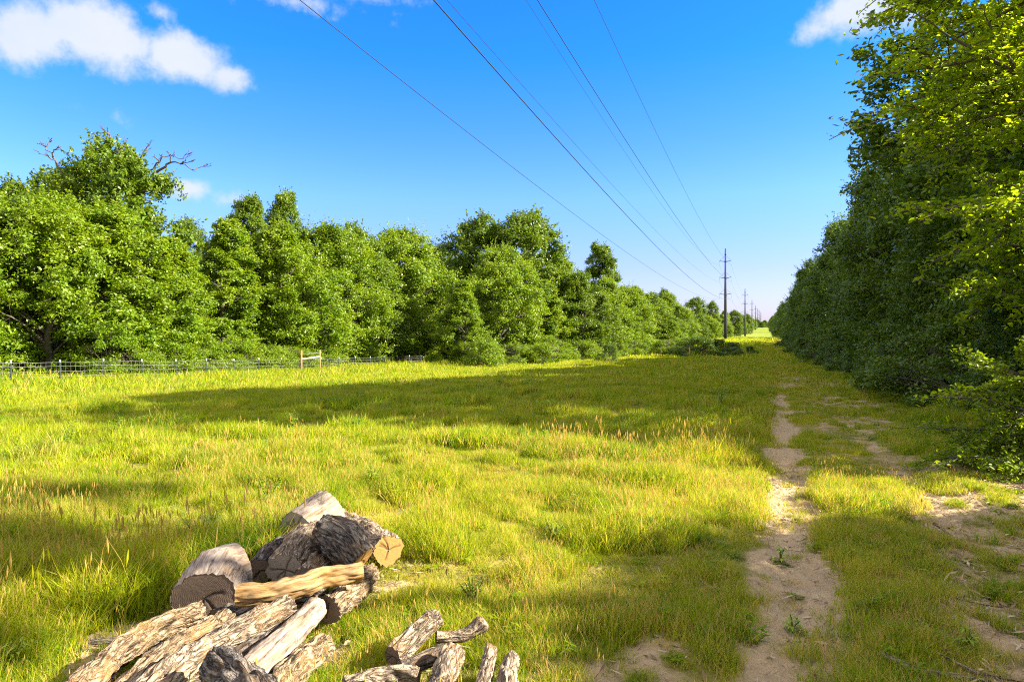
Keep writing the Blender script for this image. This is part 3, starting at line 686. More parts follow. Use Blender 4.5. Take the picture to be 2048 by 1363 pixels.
# ---- the right wall
def wallX(Y): return float(np.interp(Y, [0, 40, 115, 250, 500, 1200], [4.9, 5.2, 4.4, 3.2, 2.6, 2.4]))
ws = []
Y = 21.0; k_ = 0
while Y < 1150:
    step = 3.0 if Y < 60 else (4.5 if Y < 150 else (8 if Y < 320 else 26))
    ws.append((wallX(Y)+2.5+rb.uniform(-.5, 1.1), Y, ((13.5, 8.2, 12.5, 8.8, 13.0, 9.5)[k_ % 6]+rb.uniform(-.5, .5) if Y < 38 else rb.uniform(9.5, 13.8) if Y < 150 else rb.uniform(10, 12.5)), k_)); k_ += 1; Y += step*rb.uniform(.85, 1.15)
order_words = ['nearest', 'second nearest', 'third nearest', 'fourth nearest', 'fifth nearest', 'sixth nearest']
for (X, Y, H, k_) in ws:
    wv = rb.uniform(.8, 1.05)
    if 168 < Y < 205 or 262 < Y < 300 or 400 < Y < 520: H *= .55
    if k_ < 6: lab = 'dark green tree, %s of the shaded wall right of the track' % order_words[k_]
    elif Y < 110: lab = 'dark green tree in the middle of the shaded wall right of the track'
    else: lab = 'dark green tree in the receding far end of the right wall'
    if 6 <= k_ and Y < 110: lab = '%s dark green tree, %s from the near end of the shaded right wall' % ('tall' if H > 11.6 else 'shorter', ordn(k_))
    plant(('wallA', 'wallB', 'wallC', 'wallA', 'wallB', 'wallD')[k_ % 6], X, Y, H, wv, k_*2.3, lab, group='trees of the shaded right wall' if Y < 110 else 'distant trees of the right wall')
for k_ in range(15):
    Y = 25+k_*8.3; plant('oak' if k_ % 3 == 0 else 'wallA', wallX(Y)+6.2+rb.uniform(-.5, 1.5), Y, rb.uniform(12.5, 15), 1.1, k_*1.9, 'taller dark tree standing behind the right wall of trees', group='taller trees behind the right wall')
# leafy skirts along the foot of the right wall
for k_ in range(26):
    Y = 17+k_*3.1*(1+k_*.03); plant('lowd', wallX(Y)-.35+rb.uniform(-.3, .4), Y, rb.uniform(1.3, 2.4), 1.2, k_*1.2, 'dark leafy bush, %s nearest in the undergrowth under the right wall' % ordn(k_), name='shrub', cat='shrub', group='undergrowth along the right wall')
# tall oak leaning over the strip and the off-frame trees that shade the foreground
plant('oak', 7.3, 23.5, 15.0, 1.35, 2.0, 'tall dark oak with spreading limbs against the sky at upper right')
plant('oak', 8.5, 29.5, 13.5, 1.0, .7, 'dark oak just behind the tall spreading oak at right')
for (X, Y, H, kd, w) in ((7.8, 6.2, 4.8, 'bushB', 1.45), (8.0, 3.4, 4.6, 'bushB', 1.5), (6.3, 4.8, 4.0, 'bushA', 1.5), (6.7, 7.5, 3.6, 'bushA', 1.4), (9.5, 6.8, 12, 'high', .95), (5.7, 6.0, 3.5, 'bushA', 1.5), (4.9, 3.2, 3.0, 'bushA', 1.5), (9.5, -.5, 7.5, 'bushA', 1.3), (7.2, 13.4, 4.6, 'bushA', 1.3), (8.8, 13.4, 6.6, 'bushB', 1.05), (12.8, 24, 16, 'oak', 1.2)):
    plant(kd, X, Y, H, w, X, 'green tree outside the view at right, shading the foreground', group='trees shading the foreground')

# ---- shrubs at the foot of the left trees and in the strip
sh = 0
for (px, py, v, H, kd, w, lab) in [
  (1220, 718, 62, 1.7, 'lowd', .9, 'lone round dark bush in the sunny grass, left of the red stake'),
  (1400, 718, 80, 2.3, 'lowd', 1.5, 'dark bush left in the clump below the nearest pole'),
  (1432, 718, 82, 2.0, 'lowd', 1.5, 'middle bush of the dark clump below the nearest pole'),
  (1465, 716, 84, 1.6, 'lowd', 1.3, 'right-hand bush of the dark clump below the nearest pole'),
  (1330, 712, 92, 2.0, 'low', 1.6, 'green bush left of the red stake'),
  (1360, 710, 96, 2.2, 'low', 1.6, 'green bush just behind the red stake'),
  (1500, 712, 88, 1.1, 'lowd', 1.1, 'small dark bush at the right end of the clump'),
  (1095, 718, 66, 2.1, 'low', 1.7, 'bright tall leafy clump at the edge of the sunny grass'),
  (1290, 706, 98, 2.2, 'low', 1.5, 'green bush at the foot of the pointed tree')]:
    z = gz1(*at(px, py, v)[:2]); q = at(px, py, v); plant(kd, q[0], q[1], H, w, px*.1, lab, name='shrub', cat='shrub')
for k_ in range(44):
    t = k_/43.; px = -60+t*1330; v = float(np.interp(px, [-60, 640, 800, 1000, 1100, 1300], [40, 55, 56, 62, 72, 94]))
    hs_ = rb.uniform(1.3, 2.9); ws_ = rb.uniform(1.0, 1.4); q = at(px+rb.uniform(-12, 12), 700, v)
    if px < 940: q = np.array([-34.6-hs_/1.6*ws_, (v+ -35.5*ST)/CT, 0])
    plant('low', q[0], q[1], hs_, ws_, k_*.9, '%s, %s shrub from the left in the undergrowth under the left trees' % ('tall leafy' if hs_ > 2.1 else 'low leafy', ordn(k_)), name='shrub', cat='shrub', group='undergrowth along the left trees')

# ---- near leafy branches at the right edge: a slender tree with real branching
def branchy(name, label, base, dirs, H, lsize, nper, mat, seed, trunk_pts, r0):
    r = np.random.default_rng(seed); t = thing(name, label, 'tree' if name == 'tree' else 'shrub', tuple(base)); mb = MB(); LP = []; LN = []; LT_ = []
    tp = smooth_path(trunk_pts, 14); v, q_, t_ = tube(tp, np.linspace(r0, r0*.25, 14), 9); mb.add(v, q_, t_)
    def grow(s, d, ln, rad, lvl):
        n = 8; d = d/np.linalg.norm(d); pts = [s]; dd = d.copy()
        for k_ in range(n-1):
            dd = dd+r.normal(size=3)*.10+np.array([0, 0, -.035 if lvl < 2 else -.02]); dd /= np.linalg.norm(dd); pts.append(pts[-1]+dd*ln/(n-1))
        pts = np.array(pts); v, q_, t_ = tube(pts, np.linspace(rad, rad*.35, n), 6 if lvl < 2 else 4, False); mb.add(v, q_)
        if lvl >= 2:
            m = nper; tt = r.uniform(.08, 1.02, m); k_ = np.clip((tt*(n-1)).astype(int), 0, n-2); f = tt*(n-1)-k_
            P = pts[k_]*(1-f)[:, None]+pts[k_+1]*f[:, None]; side = np.cross(d, [0, 0, 1.]); side /= np.linalg.norm(side)+1e-6
            sg = np.where(r.uniform(size=m) < .5, -1, 1)
            P = P+side*sg[:, None]*r.uniform(.2, .7, m)[:, None]*lsize+r.normal(size=(m, 3))*lsize*.45
            LP.append(P); LN.append(np.array([0, 0, 1.])+r.normal(size=(m, 3))*.55); LT_.append(np.clip(r.uniform(.1, 1, m), 0, 1))
            return
        kids = 10 if lvl == 0 else 8
        for c_ in range(kids):
            u = .12+.88*(c_+r.uniform(0, 1))/kids; k2 = min(int(u*(n-1)), n-2); s2 = pts[k2]; az_ = (1 if c_ % 2 else -1)*r.uniform(.5, 1.1)
            f_ = pts[k2+1]-pts[k2]; f_ /= np.linalg.norm(f_); sd2 = np.cross(f_, [0, 0, 1.]); sd2 /= np.linalg.norm(sd2)+1e-6
            d2 = f_*cos(az_)+sd2*sin(az_)+np.array([0, 0, r.normal()*.28]); grow(s2, d2, ln*(.52 if lvl == 0 else .5)*r.uniform(.7, 1.15)*(1.15-u*.45), rad*.5, lvl+1)
        grow(pts[-1], dd, ln*.35, rad*.35, 2)
    for (hz, d, ln) in dirs:
        k_ = int(np.clip(hz*13, 0, 13)); grow(tp[k_], np.array(d, float), ln, r0*.42, 0)
    P = np.concatenate(LP); Nn = np.concatenate(LN); T_ = np.concatenate(LT_)
    V, Q, K = leaves(P, Nn, lsize, r, True, .5)
    obj('crown' if name == 'tree' else 'foliage', mk_mesh('crown', V, quads=Q, mat=mat, attrs={'tint': np.repeat(T_, K)}), t)
    obj('trunk' if name == 'tree' else 'stem', mb.mesh('trunk', M_trunk, True), t); return t
# upper bright tree: trunk outside the frame, boughs reach in
bz = gz1(6.9, 15.2)
branchy('tree', 'near tree at the right edge, its sunlit yellow-green boughs hanging into the sky', (7.1, 15.6, bz),
        [(u, (-cos(a_), sin(a_)*.9, w), ln) for (u, a_, w, ln) in
         ((.30, -.1, .12, 3.2), (.36, .5, .15, 3.6), (.42, -.5, .15, 3.8), (.48, .15, .15, 4.2), (.52, .8, .2, 3.6), (.56, -.35, .2, 4.2), (.62, .3, .25, 4.4), (.66, -.8, .3, 3.8), (.70, -.1, .3, 4.4), (.74, .6, .3, 4.0), (.80, 0., .4, 4.2), (.84, -.5, .5, 3.8), (.88, .4, .5, 3.8), (.95, -.1, .8, 3.4))],
        11, .125, 30, M_leaf_n, 31, [np.array([0, 0, -.3]), np.array([-.1, .1, 3.5]), np.array([-.4, 0, 7]), np.array([-.6, 0, 10.5])], .17)
# low sprawling bush at the right edge
bz = gz1(3.6, 9.4)
branchy('shrub', 'low sprawling bush with arching leafy branches at the right edge beside the track', (3.75, 9.6, bz),
        [(u, (-cos(a_), sin(a_), w), ln) for (u, a_, w, ln) in
         ((.15, .0, .02, 1.75), (.2, .5, .05, 1.5), (.25, -.5, .0, 1.7), (.35, .1, .12, 1.7), (.45, -.3, .15, 1.5), (.5, .8, .15, 1.3), (.6, 0, .2, 1.3), (.75, .4, .3, 1.0), (.85, -.4, .4, .9), (.3, -1.1, .05, 1.3))],
        2, .06, 22, M_leaf_n2, 33, [np.array([0, 0, -.1]), np.array([-.05, 0, .45]), np.array([-.12, .05, 1.0]), np.array([-.2, .1, 1.6])], .045)
for (X, Y, H, w, lab) in ((5.2, 13.2, 3.0, 1.2, 'dark rounded bush between the low sprawling bush and the right wall'), (5.9, 15.8, 4.0, 1.2, 'dark bush deep in the shade at the right edge'), (4.9, 17.2, 2.8, 1.2, 'low dark bush at the near end of the right wall')):
    plant('wallA', X, Y, H, w, X*3, lab, name='shrub', cat='shrub')

# ------------------------------------------------------------------ power line
def power_pole(X, Y, label, H=26.0, low=False):
    z = gz1(X, Y); t = thing('power_pole', label, 'power pole', (X, Y, z), 'steel power poles receding along the strip')
    v, q_, t_ = tube([(0, 0, -1), (0, 0, H*.5), (0, 0, H)], [.50, .36, .19], 12); mb = MB(); mb.add(v, q_, t_); obj('shaft', mb.mesh('shaft', M_steel, True), t)
    for hz in (12.9, 17.6, 22.3):
        for s in (-1, 1):
            mb = MB(); e = np.array([s*1.62, 0, hz+.28])
            v, q_, t_ = tube(smooth_path([(s*.25, 0, hz), (s*.9, 0, hz+.08), e], 6), np.linspace(.12, .06, 6), 6); mb.add(v, q_, t_)
            v, q_, t_ = tube([(s*.22, 0, hz+1.5), (s*.9, 0, hz+.85), e], [.028, .028, .028], 4); mb.add(v, q_, t_)
            a_ = obj('cross_arm', mb.mesh('cross_arm', M_steel, True), t)
            mb = MB()
            for k_ in range(9):
                zz = e[2]-.10-k_*.14
                v, q_, t_ = tube([e*[1, 1, 0]+[0, 0, zz], e*[1, 1, 0]+[0, 0, zz-.05], e*[1, 1, 0]+[0, 0, zz-.13]], [.03, .085, .03], 6); mb.add(v, q_, t_)
            obj('insulator', mb.mesh('insulator', M_ins, True), a_)
    mb = MB()
    for hz in (12.9, 17.6, 22.3, 24.3):
        v, q_, t_ = tube([(0, 0, hz-.18), (0, 0, hz+.18)], [.36-.2*hz/26+.1]*2, 12); mb.add(v, q_, t_)
    obj('band', mb.mesh('band', M_steel, True), t)
    return t
poleV = [195, 373, 551, 729, 907, 1085, 1263, 1441]
words = ['nearest and tallest-looking', 'second', 'third', 'fourth', 'fifth', 'sixth', 'seventh', 'farthest']
poleP = []
for i_, v in enumerate(poleV):
    X = -11.0; Y = (v+X*ST)/CT; poleP.append((X, Y, gz1(X, Y)))
    power_pole(X, Y, '%s grey steel power pole of the receding line' % words[i_])
# wires (side, arm level, image points (px,py))
wires = [(-1, 0, [(605, 0), (950, 280), (1330, 555)], .014, 'lowest wire on the left side, crossing the sky farthest to the left'),
         (1, 0, [(865, 0), (1100, 262), (1290, 468), (1370, 548)], .022, 'thick wire on the right side of the poles, lowest arm'),
         (-1, 1, [(890, 0), (1130, 262), (1340, 490)], .012, 'thin wire close beside the thick lowest right wire'),
         (-1, 2, [(1050, 0), (1180, 195), (1280, 350)], .012, 'thin faint wire left of the thick middle wire'),
         (1, 1, [(1075, 0), (1200, 200), (1365, 452)], .020, 'thick middle-arm wire running to the nearest pole'),
         (1, 2, [(1190, 0), (1270, 180), (1372, 385)], .016, 'rightmost wire, crossing the sky steepest')]
levels = (11.7, 16.4, 21.1)
for (s, lv, ipts, rad, lab) in wires:
    X = -11.0+s*1.62; Y1 = poleP[0][1]; z1 = poleP[0][2]+levels[lv]
    ys = [Y1]*3; zs = [z1]*3
    for (px, py) in ipts:
        v = 1365*X/(CT*(px-1533)); Yp = (v+X*ST)/CT; ys.append(Yp); zs.append(EYE+(660-py)/1365*v)
    cf = np.polyfit(ys, zs, 2); yy = np.linspace(-30, Y1, 60); zz = np.polyval(cf, yy); zz = zz+(z1-zz[-1])*np.clip((yy-Y1*.6)/(Y1*.4), 0, 1)**2
    P = [(X, a_, b_) for a_, b_ in zip(yy, zz)]
    mb = MB(); v, q_, t_ = tube(P, rad, 5); mb.add(v, q_, t_)
    tag(obj('power_line_wire', mb.mesh('wire', M_wire, True)), lab, 'power line', 'power line wires')
    for a_, b_ in zip(poleP[:3], poleP[1:4]):
        pass
# spans beyond the nearest pole
for s in (-1, 1):
    for lv in range(3):
        for i_ in range(2):
            a_, b_ = poleP[i_], poleP[i_+1]; tt = np.linspace(0, 1, 24)
            P = np.stack([np.full(24, -11+s*1.62), a_[1]+(b_[1]-a_[1])*tt, a_[2]+(b_[2]-a_[2])*tt+levels[lv]-4*3.0*tt*(1-tt)], 1)
            mb = MB(); v, q_, t_ = tube(P, .012, 4); mb.add(v, q_, t_)
            tag(obj('power_line_wire', mb.mesh('wire', M_wire, True)), ('hair-thin wire between the nearest and second poles', 'hair-thin wire between the second and third poles')[i_], 'power line', 'hair-thin wires of the farther spans')

# ------------------------------------------------------------------ fence
FX = -34.0; y0 = 22.3; sp_ = 2.44
ft = thing('wire_fence', 'galvanised woven wire fence on green steel posts at the left', 'fence', (FX, y0, gz1(FX, y0)))
def fz(y): return gz1(FX, y)-gz1(FX, y0)
posts = [y0-sp_*k_ for k_ in range(4, 0, -1)]+[y0+sp_*k_ for k_ in range(0, 27) if abs(y0+sp_*k_-45.3) > 1.0]
for y in posts:
    z = fz(y); mb = MB(); v, q_ = box((0, y-y0, z+.46), (.06, .065, 1.63)); mb.add(v, q_); v, q_ = box((.03, y-y0, z+.46), (.045, .02, 1.6)); mb.add(v, q_)
    o = obj('steel_post', mb.mesh('steel_post', M_tpost), ft)
    mb = MB(); v, q_ = box((0, y-y0, z+1.35), (.055, .06, .15)); mb.add(v, q_); obj('post_tip', mb.mesh('post_tip', M_tpw), o)
mb = MB(); ya = posts[0]; yb = posts[-1]; yl = np.arange(ya, yb+.1, sp_/4)
rr = np.random.default_rng(3); wob = np.interp(yl, posts, rr.normal(size=len(posts))*.02)
gzl = np.array([fz(y) for y in yl])
hl = (.06, .32, .58, .84, 1.10)+(1.3,)
for h_ in hl:
    v, q_, t_ = tube(np.stack([np.full(len(yl), .045), yl-y0, gzl+h_+wob], 1), .0065, 4, False); mb.add(v, q_)
for y in np.arange(ya, yb, .26):
    z = float(np.interp(y, yl, gzl)); jx = rr.normal()*.012
    v, q_, t_ = tube([(.045, y-y0, z+.04), (.045, y-y0+jx, z+.65), (.045, y-y0, z+1.3)], .005, 3, False); mb.add(v, q_)
obj('wire_mesh', mb.mesh('wire_mesh', M_fwire), ft)
for y in (44.15, 46.5):
    z = fz(y); mb = MB(); v, q_, t_ = tube([(.0, y-y0, z-.4), (.0, y-y0, z+2.02)], [.075, .07], 10); mb.add(v, q_, t_); obj('timber_post', mb.mesh('timber_post', M_postwood, True), ft)
mb = MB(); z = fz(45.3); v, q_, t_ = tube([(0, 44.22-y0, z+1.32), (0, 46.43-y0, z+1.42)], [.06, .06], 8); mb.add(v, q_, t_); obj('brace_rail', mb.mesh('brace_rail', M_railwood, True), ft)
mb = MB(); v, q_, t_ = tube([(0, 44.22-y0, z+1.7), (0, 46.43-y0, z+1.74)], [.014, .014], 5); mb.add(v, q_, t_); obj('brace_wire', mb.mesh('brace_wire', M_fwire, True), ft)
# red stake by the bushes
q = at(1379, 716, 78); zz = gz1(q[0], q[1]); mb = MB(); v, q_ = box((0, 0, .45), (.12, .12, 1.5)); mb.add(v, q_); 
tag(obj('survey_stake', mb.mesh('stake', flat_mat('faded red stake', (.5, .16, .07))), loc=(q[0], q[1], zz)), 'faded red stake standing by the dark bushes', 'stake')

# ------------------------------------------------------------------ logs
def log(label, pts, radii, mat, seed, cut0=None, cut1=None, name='log', rough=1., group='cut logs dumped in the grass', cat='log', nr=64, squash=1., round0=False, round1=False):
    r = np.random.default_rng(seed); P0 = np.asarray(pts, float); c = P0.mean(0).copy(); c[2] = min(P0[:, 2].min(), .0)+0.
    ln = np.sum(np.linalg.norm(np.diff(P0, axis=0), axis=1)); n = max(40, int(ln/.012)); n = min(n, 200)
    P = smooth_path(P0-c, n); rd = np.interp(np.linspace(0, 1, n), np.linspace(0, 1, len(radii)), radii)
    s = np.linspace(0, ln, n); T, A, B = frames(P)
    if round0: rd = rd*np.sqrt(np.clip(1-(1-np.clip(s/(radii[0]*.8), 0, 1))**2, .0025, 1))
    if round1: rd = rd*np.sqrt(np.clip(1-(1-np.clip((ln-s)/(radii[-1]*.8), 0, 1))**2, .0025, 1))
    th = np.arange(nr)*2*pi/nr; S, TH2 = np.meshgrid(s, th, indexing='ij'); RR = np.broadcast_to(rd[:, None], S.shape)
    cx, cy_ = np.cos(TH2)*RR, np.sin(TH2)*RR; off = seed*3.7
    low = fbm(cx*7+off, cy_*7, S*3.5, o=2, seed=seed)-.5
    rid = 1-np.abs(2*fbm(cx*32+off, cy_*32, S*8, o=3, seed=seed+50)-1); rid = np.clip((rid-.55)/.45, 0, 1)
    kn = fbm(cx*14+off, cy_*14, S*11, o=2, seed=seed+80)-.5
    rr_ = RR*(1+low*.32)+rough*(-.022*rid*np.minimum(1, RR/.09)+.016*kn*np.minimum(1, RR/.06)+.012*np.clip(fbm(cx*60, cy_*60, S*22, o=2, seed=seed+90)-.5, -.3, .3)) + .0
    V = (P[:, None]+rr_[..., None]*(A[:, None]*np.cos(TH2)[..., None]+B[:, None]*np.sin(TH2)[..., None]*1.0))
    if squash != 1.: V[..., 2] = P[:, None, 2]+(V[..., 2]-P[:, None, 2])*squash
    bco = np.stack([cx+off, cy_, S], -1)
    i = np.arange(n-1)[:, None]*nr; j = np.arange(nr)[None]; k_ = (j+1) % nr
    Q = np.stack([i+j, i+k_, i+nr+k_, i+nr+j], -1).reshape(-1, 4)
    t = thing(name, label, cat, tuple(c), group)
    VV = V.reshape(-1, 3); BC = bco.reshape(-1, 3); tr = None
    caps = []
    for (is_, cutm, e) in ((0, cut0, 0), (1, cut1, n-1)):
        ring = V[e]; ctr = ring.mean(0)
        if cutm is None:
            VV = np.concatenate([VV, ctr[None]+T[e]*(.15*rd[e])*(1 if e else -1)]); BC = np.concatenate([BC, BC[e*nr:e*nr+1]]); cc = len(VV)-1; jj = np.arange(nr)+e*nr; kk = (np.arange(nr)+1) % nr+e*nr
            tt = np.stack([kk, jj, np.full(nr, cc)], 1) if e == 0 else np.stack([jj, kk, np.full(nr, cc)], 1); tr = tt if tr is None else np.concatenate([tr, tt])
        else: caps.append((ring, ctr, T[e]*(1 if e else -1), cutm, e))
    obj('bark', mk_mesh('bark', VV, quads=Q, tris=tr, mat=mat, attrs={'bco': BC}, smooth=True), t)
    for ring, ctr, nrm, cutm, e in caps:
        m = 16; ca = r.uniform(0, 2*pi, r.integers(3, 6)); CV = []; CC = []; CB = []
        for k2 in range(m+1):
            f = k2/m; p_ = ctr+(ring-ctr)*f*.985+nrm*(-.004+.003*fbm(ring[:, 0]*90*f, ring[:, 1]*90*f, ring[:, 2]*90*f, o=2)[:, None])
            cw = np.zeros(nr)
            for q3 in ca: cw = np.maximum(cw, np.exp(-((np.remainder(th-q3+pi+.06*math.sin(f*7+q3), 2*pi)-pi)*max(f, .05)/.05)**2)*(f < .5+.45*abs(math.sin(q3*9))))
            p_ = p_-nrm*(.006*cw)[:, None]; CV.append(p_); CC.append(cw*.75); CB.append(np.stack([np.cos(th)*rd[e]*f, np.sin(th)*rd[e]*f, np.zeros(nr)], 1))
        CV = np.concatenate(CV); i = np.arange(m)[:, None]*nr
        Q2 = np.stack([i+j, i+k_, i+nr+k_, i+nr+j], -1).reshape(-1, 4)
        obj('cut_face', mk_mesh('cut_face', CV, quads=Q2, mat=cutm, attrs={'crack': np.concatenate(CC), 'bco': np.concatenate(CB)}), t)
    return t
def A3(px, py, z): return atz(px, py, z)
GP = 'logs of the main pile'
G2 = 'logs of the small pile'
lg = [
 # label, [(px,py,z axis)...], radii, bark, seed, cut0, cut1, kwargs
 ('thick pale barkless log section at the left top of the main pile', [(408, 1196, .17), (438, 1150, .20), (482, 1130, .22)], [.165, .185, .15], M_wood_weath, 1, M_cut_dark, None, dict(group=GP, rough=.6, round1=False)),
 ('pale smooth-topped log at the very top back of the main pile', [(592, 1062, .20), (655, 1022, .26)], [.155, .17], M_wood_weath, 2, M_cut_grey, M_cut_grey, dict(group=GP, rough=.7)),
 ('short dark grey log lying across the top of the main pile', [(640, 1062, .36), (680, 1078, .32), (722, 1122, .20)], [.115, .145, .125], M_bark_dark, 3, None, M_cut_gold, dict(group=GP)),
 ('log with a round orange cut face at the right end of the main pile', [(665, 1040, .13), (722, 1068, .13), (778, 1100, .13)], [.12, .12, .125], M_bark_grey, 4, M_cut_grey, M_cut_gold, dict(group=GP)),
 ('log whose round ringed cut face looks at the viewer in the pile middle', [(572, 1140, .15), (600, 1100, .19), (640, 1068, .24)], [.125, .13, .12], M_bark_grey, 5, M_cut_grey, M_cut_grey, dict(group=GP)),
 ('short dark-barked log tucked behind the ringed cut face', [(520, 1142, .10), (552, 1112, .12), (590, 1085, .14)], [.10, .11, .10], M_bark_dark, 6, M_cut_dark, M_cut_grey, dict(group=GP)),
 ('short log under the dark top log, with a reddish broken edge', [(618, 1160, .13), (655, 1115, .15)], [.095, .10], M_bark_grey, 7, M_cut_dark, M_cut_gold, dict(group=GP)),
 ('crooked tan barkless branch lying across the front of the main pile', [(474, 1192, .24), (540, 1186, .245), (606, 1170, .26), (650, 1154, .27), (724, 1143, .27)], [.068, .062, .070, .058, .060], M_wood_tan, 8, M_cut_dark, M_cut_gold, dict(group=GP, rough=.9)),
 ('pale rough log with a dark end, lowest at the right of the main pile', [(655, 1218, .10), (700, 1182, .10), (742, 1148, .10)], [.085, .088, .08], M_bark_pale, 9, M_cut_dark, M_cut_grey, dict(group=GP)),
 ('long gnarled log running out of the photo at lower left, broken upper end', [(140, 1400, .10), (215, 1326, .12), (300, 1264, .16), (402, 1222, .18)], [.078, .080, .074, .068], M_bark_pale, 10, None, M_cut_dark, dict(group=GP)),
 ('second long log from the left, half hidden by its neighbours', [(225, 1410, .09), (340, 1308, .11), (458, 1240, .13)], [.078, .078, .07], M_bark_pale, 11, None, M_cut_grey, dict(group=GP)),
 ('long grey-barked log in the middle of the lower pile', [(275, 1410, .15), (370, 1330, .17), (470, 1268, .18), (578, 1212, .19)], [.075, .078, .074, .066], M_bark_grey, 12, None, M_cut_grey, dict(group=GP)),
 ('smooth pale long log right of the grey-barked one', [(470, 1370, .12), (560, 1290, .13), (632, 1215, .13)], [.07, .072, .065], M_wood_weath, 13, None, M_cut_grey, dict(group=GP, rough=.7)),
 ('pale log lowest at the front right of the main pile', [(540, 1400, .07), (590, 1340, .07), (648, 1288, .07)], [.075, .075, .07], M_bark_pale, 14, None, M_cut_grey, dict(group=GP)),
 ('thick mottled log end jutting up at the bottom of the main pile', [(425, 1318, .27), (470, 1352, .26), (560, 1440, .24)], [.085, .098, .10], M_bark_dark, 15, None, None, dict(group=GP, round0=True)),
 ('dark log buried under the front of the main pile', [(330, 1380, .07), (460, 1330, .08), (560, 1270, .08)], [.08, .085, .08], M_bark_dark, 16, None, M_cut_dark, dict(group=GP)),
 ('dark log buried in the heart of the main pile', [(430, 1250, .08), (520, 1215, .09), (640, 1180, .10)], [.09, .09, .09], M_bark_dark, 17, M_cut_dark, None, dict(group=GP)),
 ('grey log with a raised rounded head at the top of the small pile', [(785, 1312, .09), (835, 1265, .13), (865, 1238, .17), (872, 1228, .20)], [.062, .062, .060, .058], M_bark_grey, 20, M_cut_dark, None, dict(group=G2, round1=True)),
 ('curved branch with an upturned end right of the small pile', [(872, 1272, .08), (915, 1272, .07), (950, 1258, .09), (972, 1240, .13)], [.035, .034, .040, .046], M_bark_grey, 21, None, None, dict(group=G2, round1=True)),
 ('thick silvery log pointing at the viewer in the small pile', [(905, 1300, .10), (890, 1345, .10), (872, 1420, .10)], [.062, .066, .068], M_bark_grey, 22, None, None, dict(group=G2, round0=True)),
 ('slim silvery log second from the right in the small pile', [(982, 1296, .08), (972, 1340, .08), (955, 1420, .08)], [.036, .046, .05], M_bark_grey, 23, None, None, dict(group=G2, round0=True)),
 ('rightmost short grey log of the small pile', [(1026, 1308, .07), (1018, 1345, .07), (1010, 1420, .07)], [.040, .052, .056], M_bark_grey, 24, None, None, dict(group=G2, round0=True)),
 ('grey log lying across the bottom edge left of the small pile', [(690, 1372, .07), (770, 1350, .07), (838, 1352, .07)], [.04, .045, .045], M_bark_grey, 25, None, M_cut_dark, dict(group=G2)),
 ('dark rotten log in the hollow of the small pile', [(800, 1340, .05), (850, 1320, .05), (890, 1300, .05)], [.045, .045, .045], M_bark_dark, 26, M_cut_dark, None, dict(group=G2)),
]
for (lab, pts, rad, mt, sd_, c0, c1, kw) in lg:
    log(lab, [A3(*p_) for p_ in pts], rad, mt, sd_, c0, c1, **kw)
# slabs of bark left of the pile
log('flat pinkish slab of bark left of the main pile', [A3(268, 1262, .05), A3(320, 1240, .06), A3(285+75, 1228, .07)], [.03, .045, .03], M_wood_weath, 30, name='bark_slab', cat='bark', group=None, squash=.5)
log('dark curled slab of bark under the pinkish one', [A3(180, 1282, .03), A3(240, 1278, .03), A3(300, 1265, .03)], [.02, .04, .03], M_bark_dark, 31, name='bark_slab', cat='bark', group=None, squash=.5)
log('small cut round in the grass behind the ringed log', [A3(517, 1092, .06), A3(530, 1086, .07)], [.05, .055], M_bark_grey, 32, M_cut_dark, None, group=GP)
# fallen sticks right of the track
stk = [('thick fallen branch on the grass at the lower right corner', [(1762, 1292, .03), (1830, 1325, .03), (1905, 1338, .03), (2010, 1348, .03)], [.020, .017, .011, .006]),
       ('long thin stick right of the thick fallen branch', [(1880, 1300, .02), (1960, 1330, .02), (2060, 1345, .02)], [.007, .007, .004]),
       ('short pale stick in the shade by the right wheel rut', [(1868, 1030, .02), (1885, 1038, .02), (1902, 1052, .015)], [.012, .011, .006]),
       ('thin straight twig in the worn grass right of the track', [(1795, 1160, .02), (1840, 1166, .02), (1885, 1170, .02)], [.005, .005, .003]),
       ('dark twig crossing the sandy rut at the bottom', [(1480, 1362, .015), (1520, 1356, .015), (1575, 1352, .012)], [.007, .006, .004]),
       ('crooked twig in the sunny grass left of the rut', [(1235, 1212, .02), (1262, 1202, .03), (1300, 1192, .02)], [.006, .005, .003]),
       ('thin grey twig lying far right in the litter', [(1900, 1190, .02), (1960, 1200, .02), (2020, 1195, .02)], [.005, .005, .003])]
for k_, (lab, pts, rad) in enumerate(stk):
    P = [A3(x, y, z) for x, y, z in pts]; P = [np.array([p_[0], p_[1], gz1(p_[0], p_[1])+z]) for p_, (_, _, z) in zip(P, pts)]
    log(lab, P, rad, M_bark_grey, 40+k_, name='stick', cat='stick', group='fallen sticks right of the track', rough=.12, nr=12)

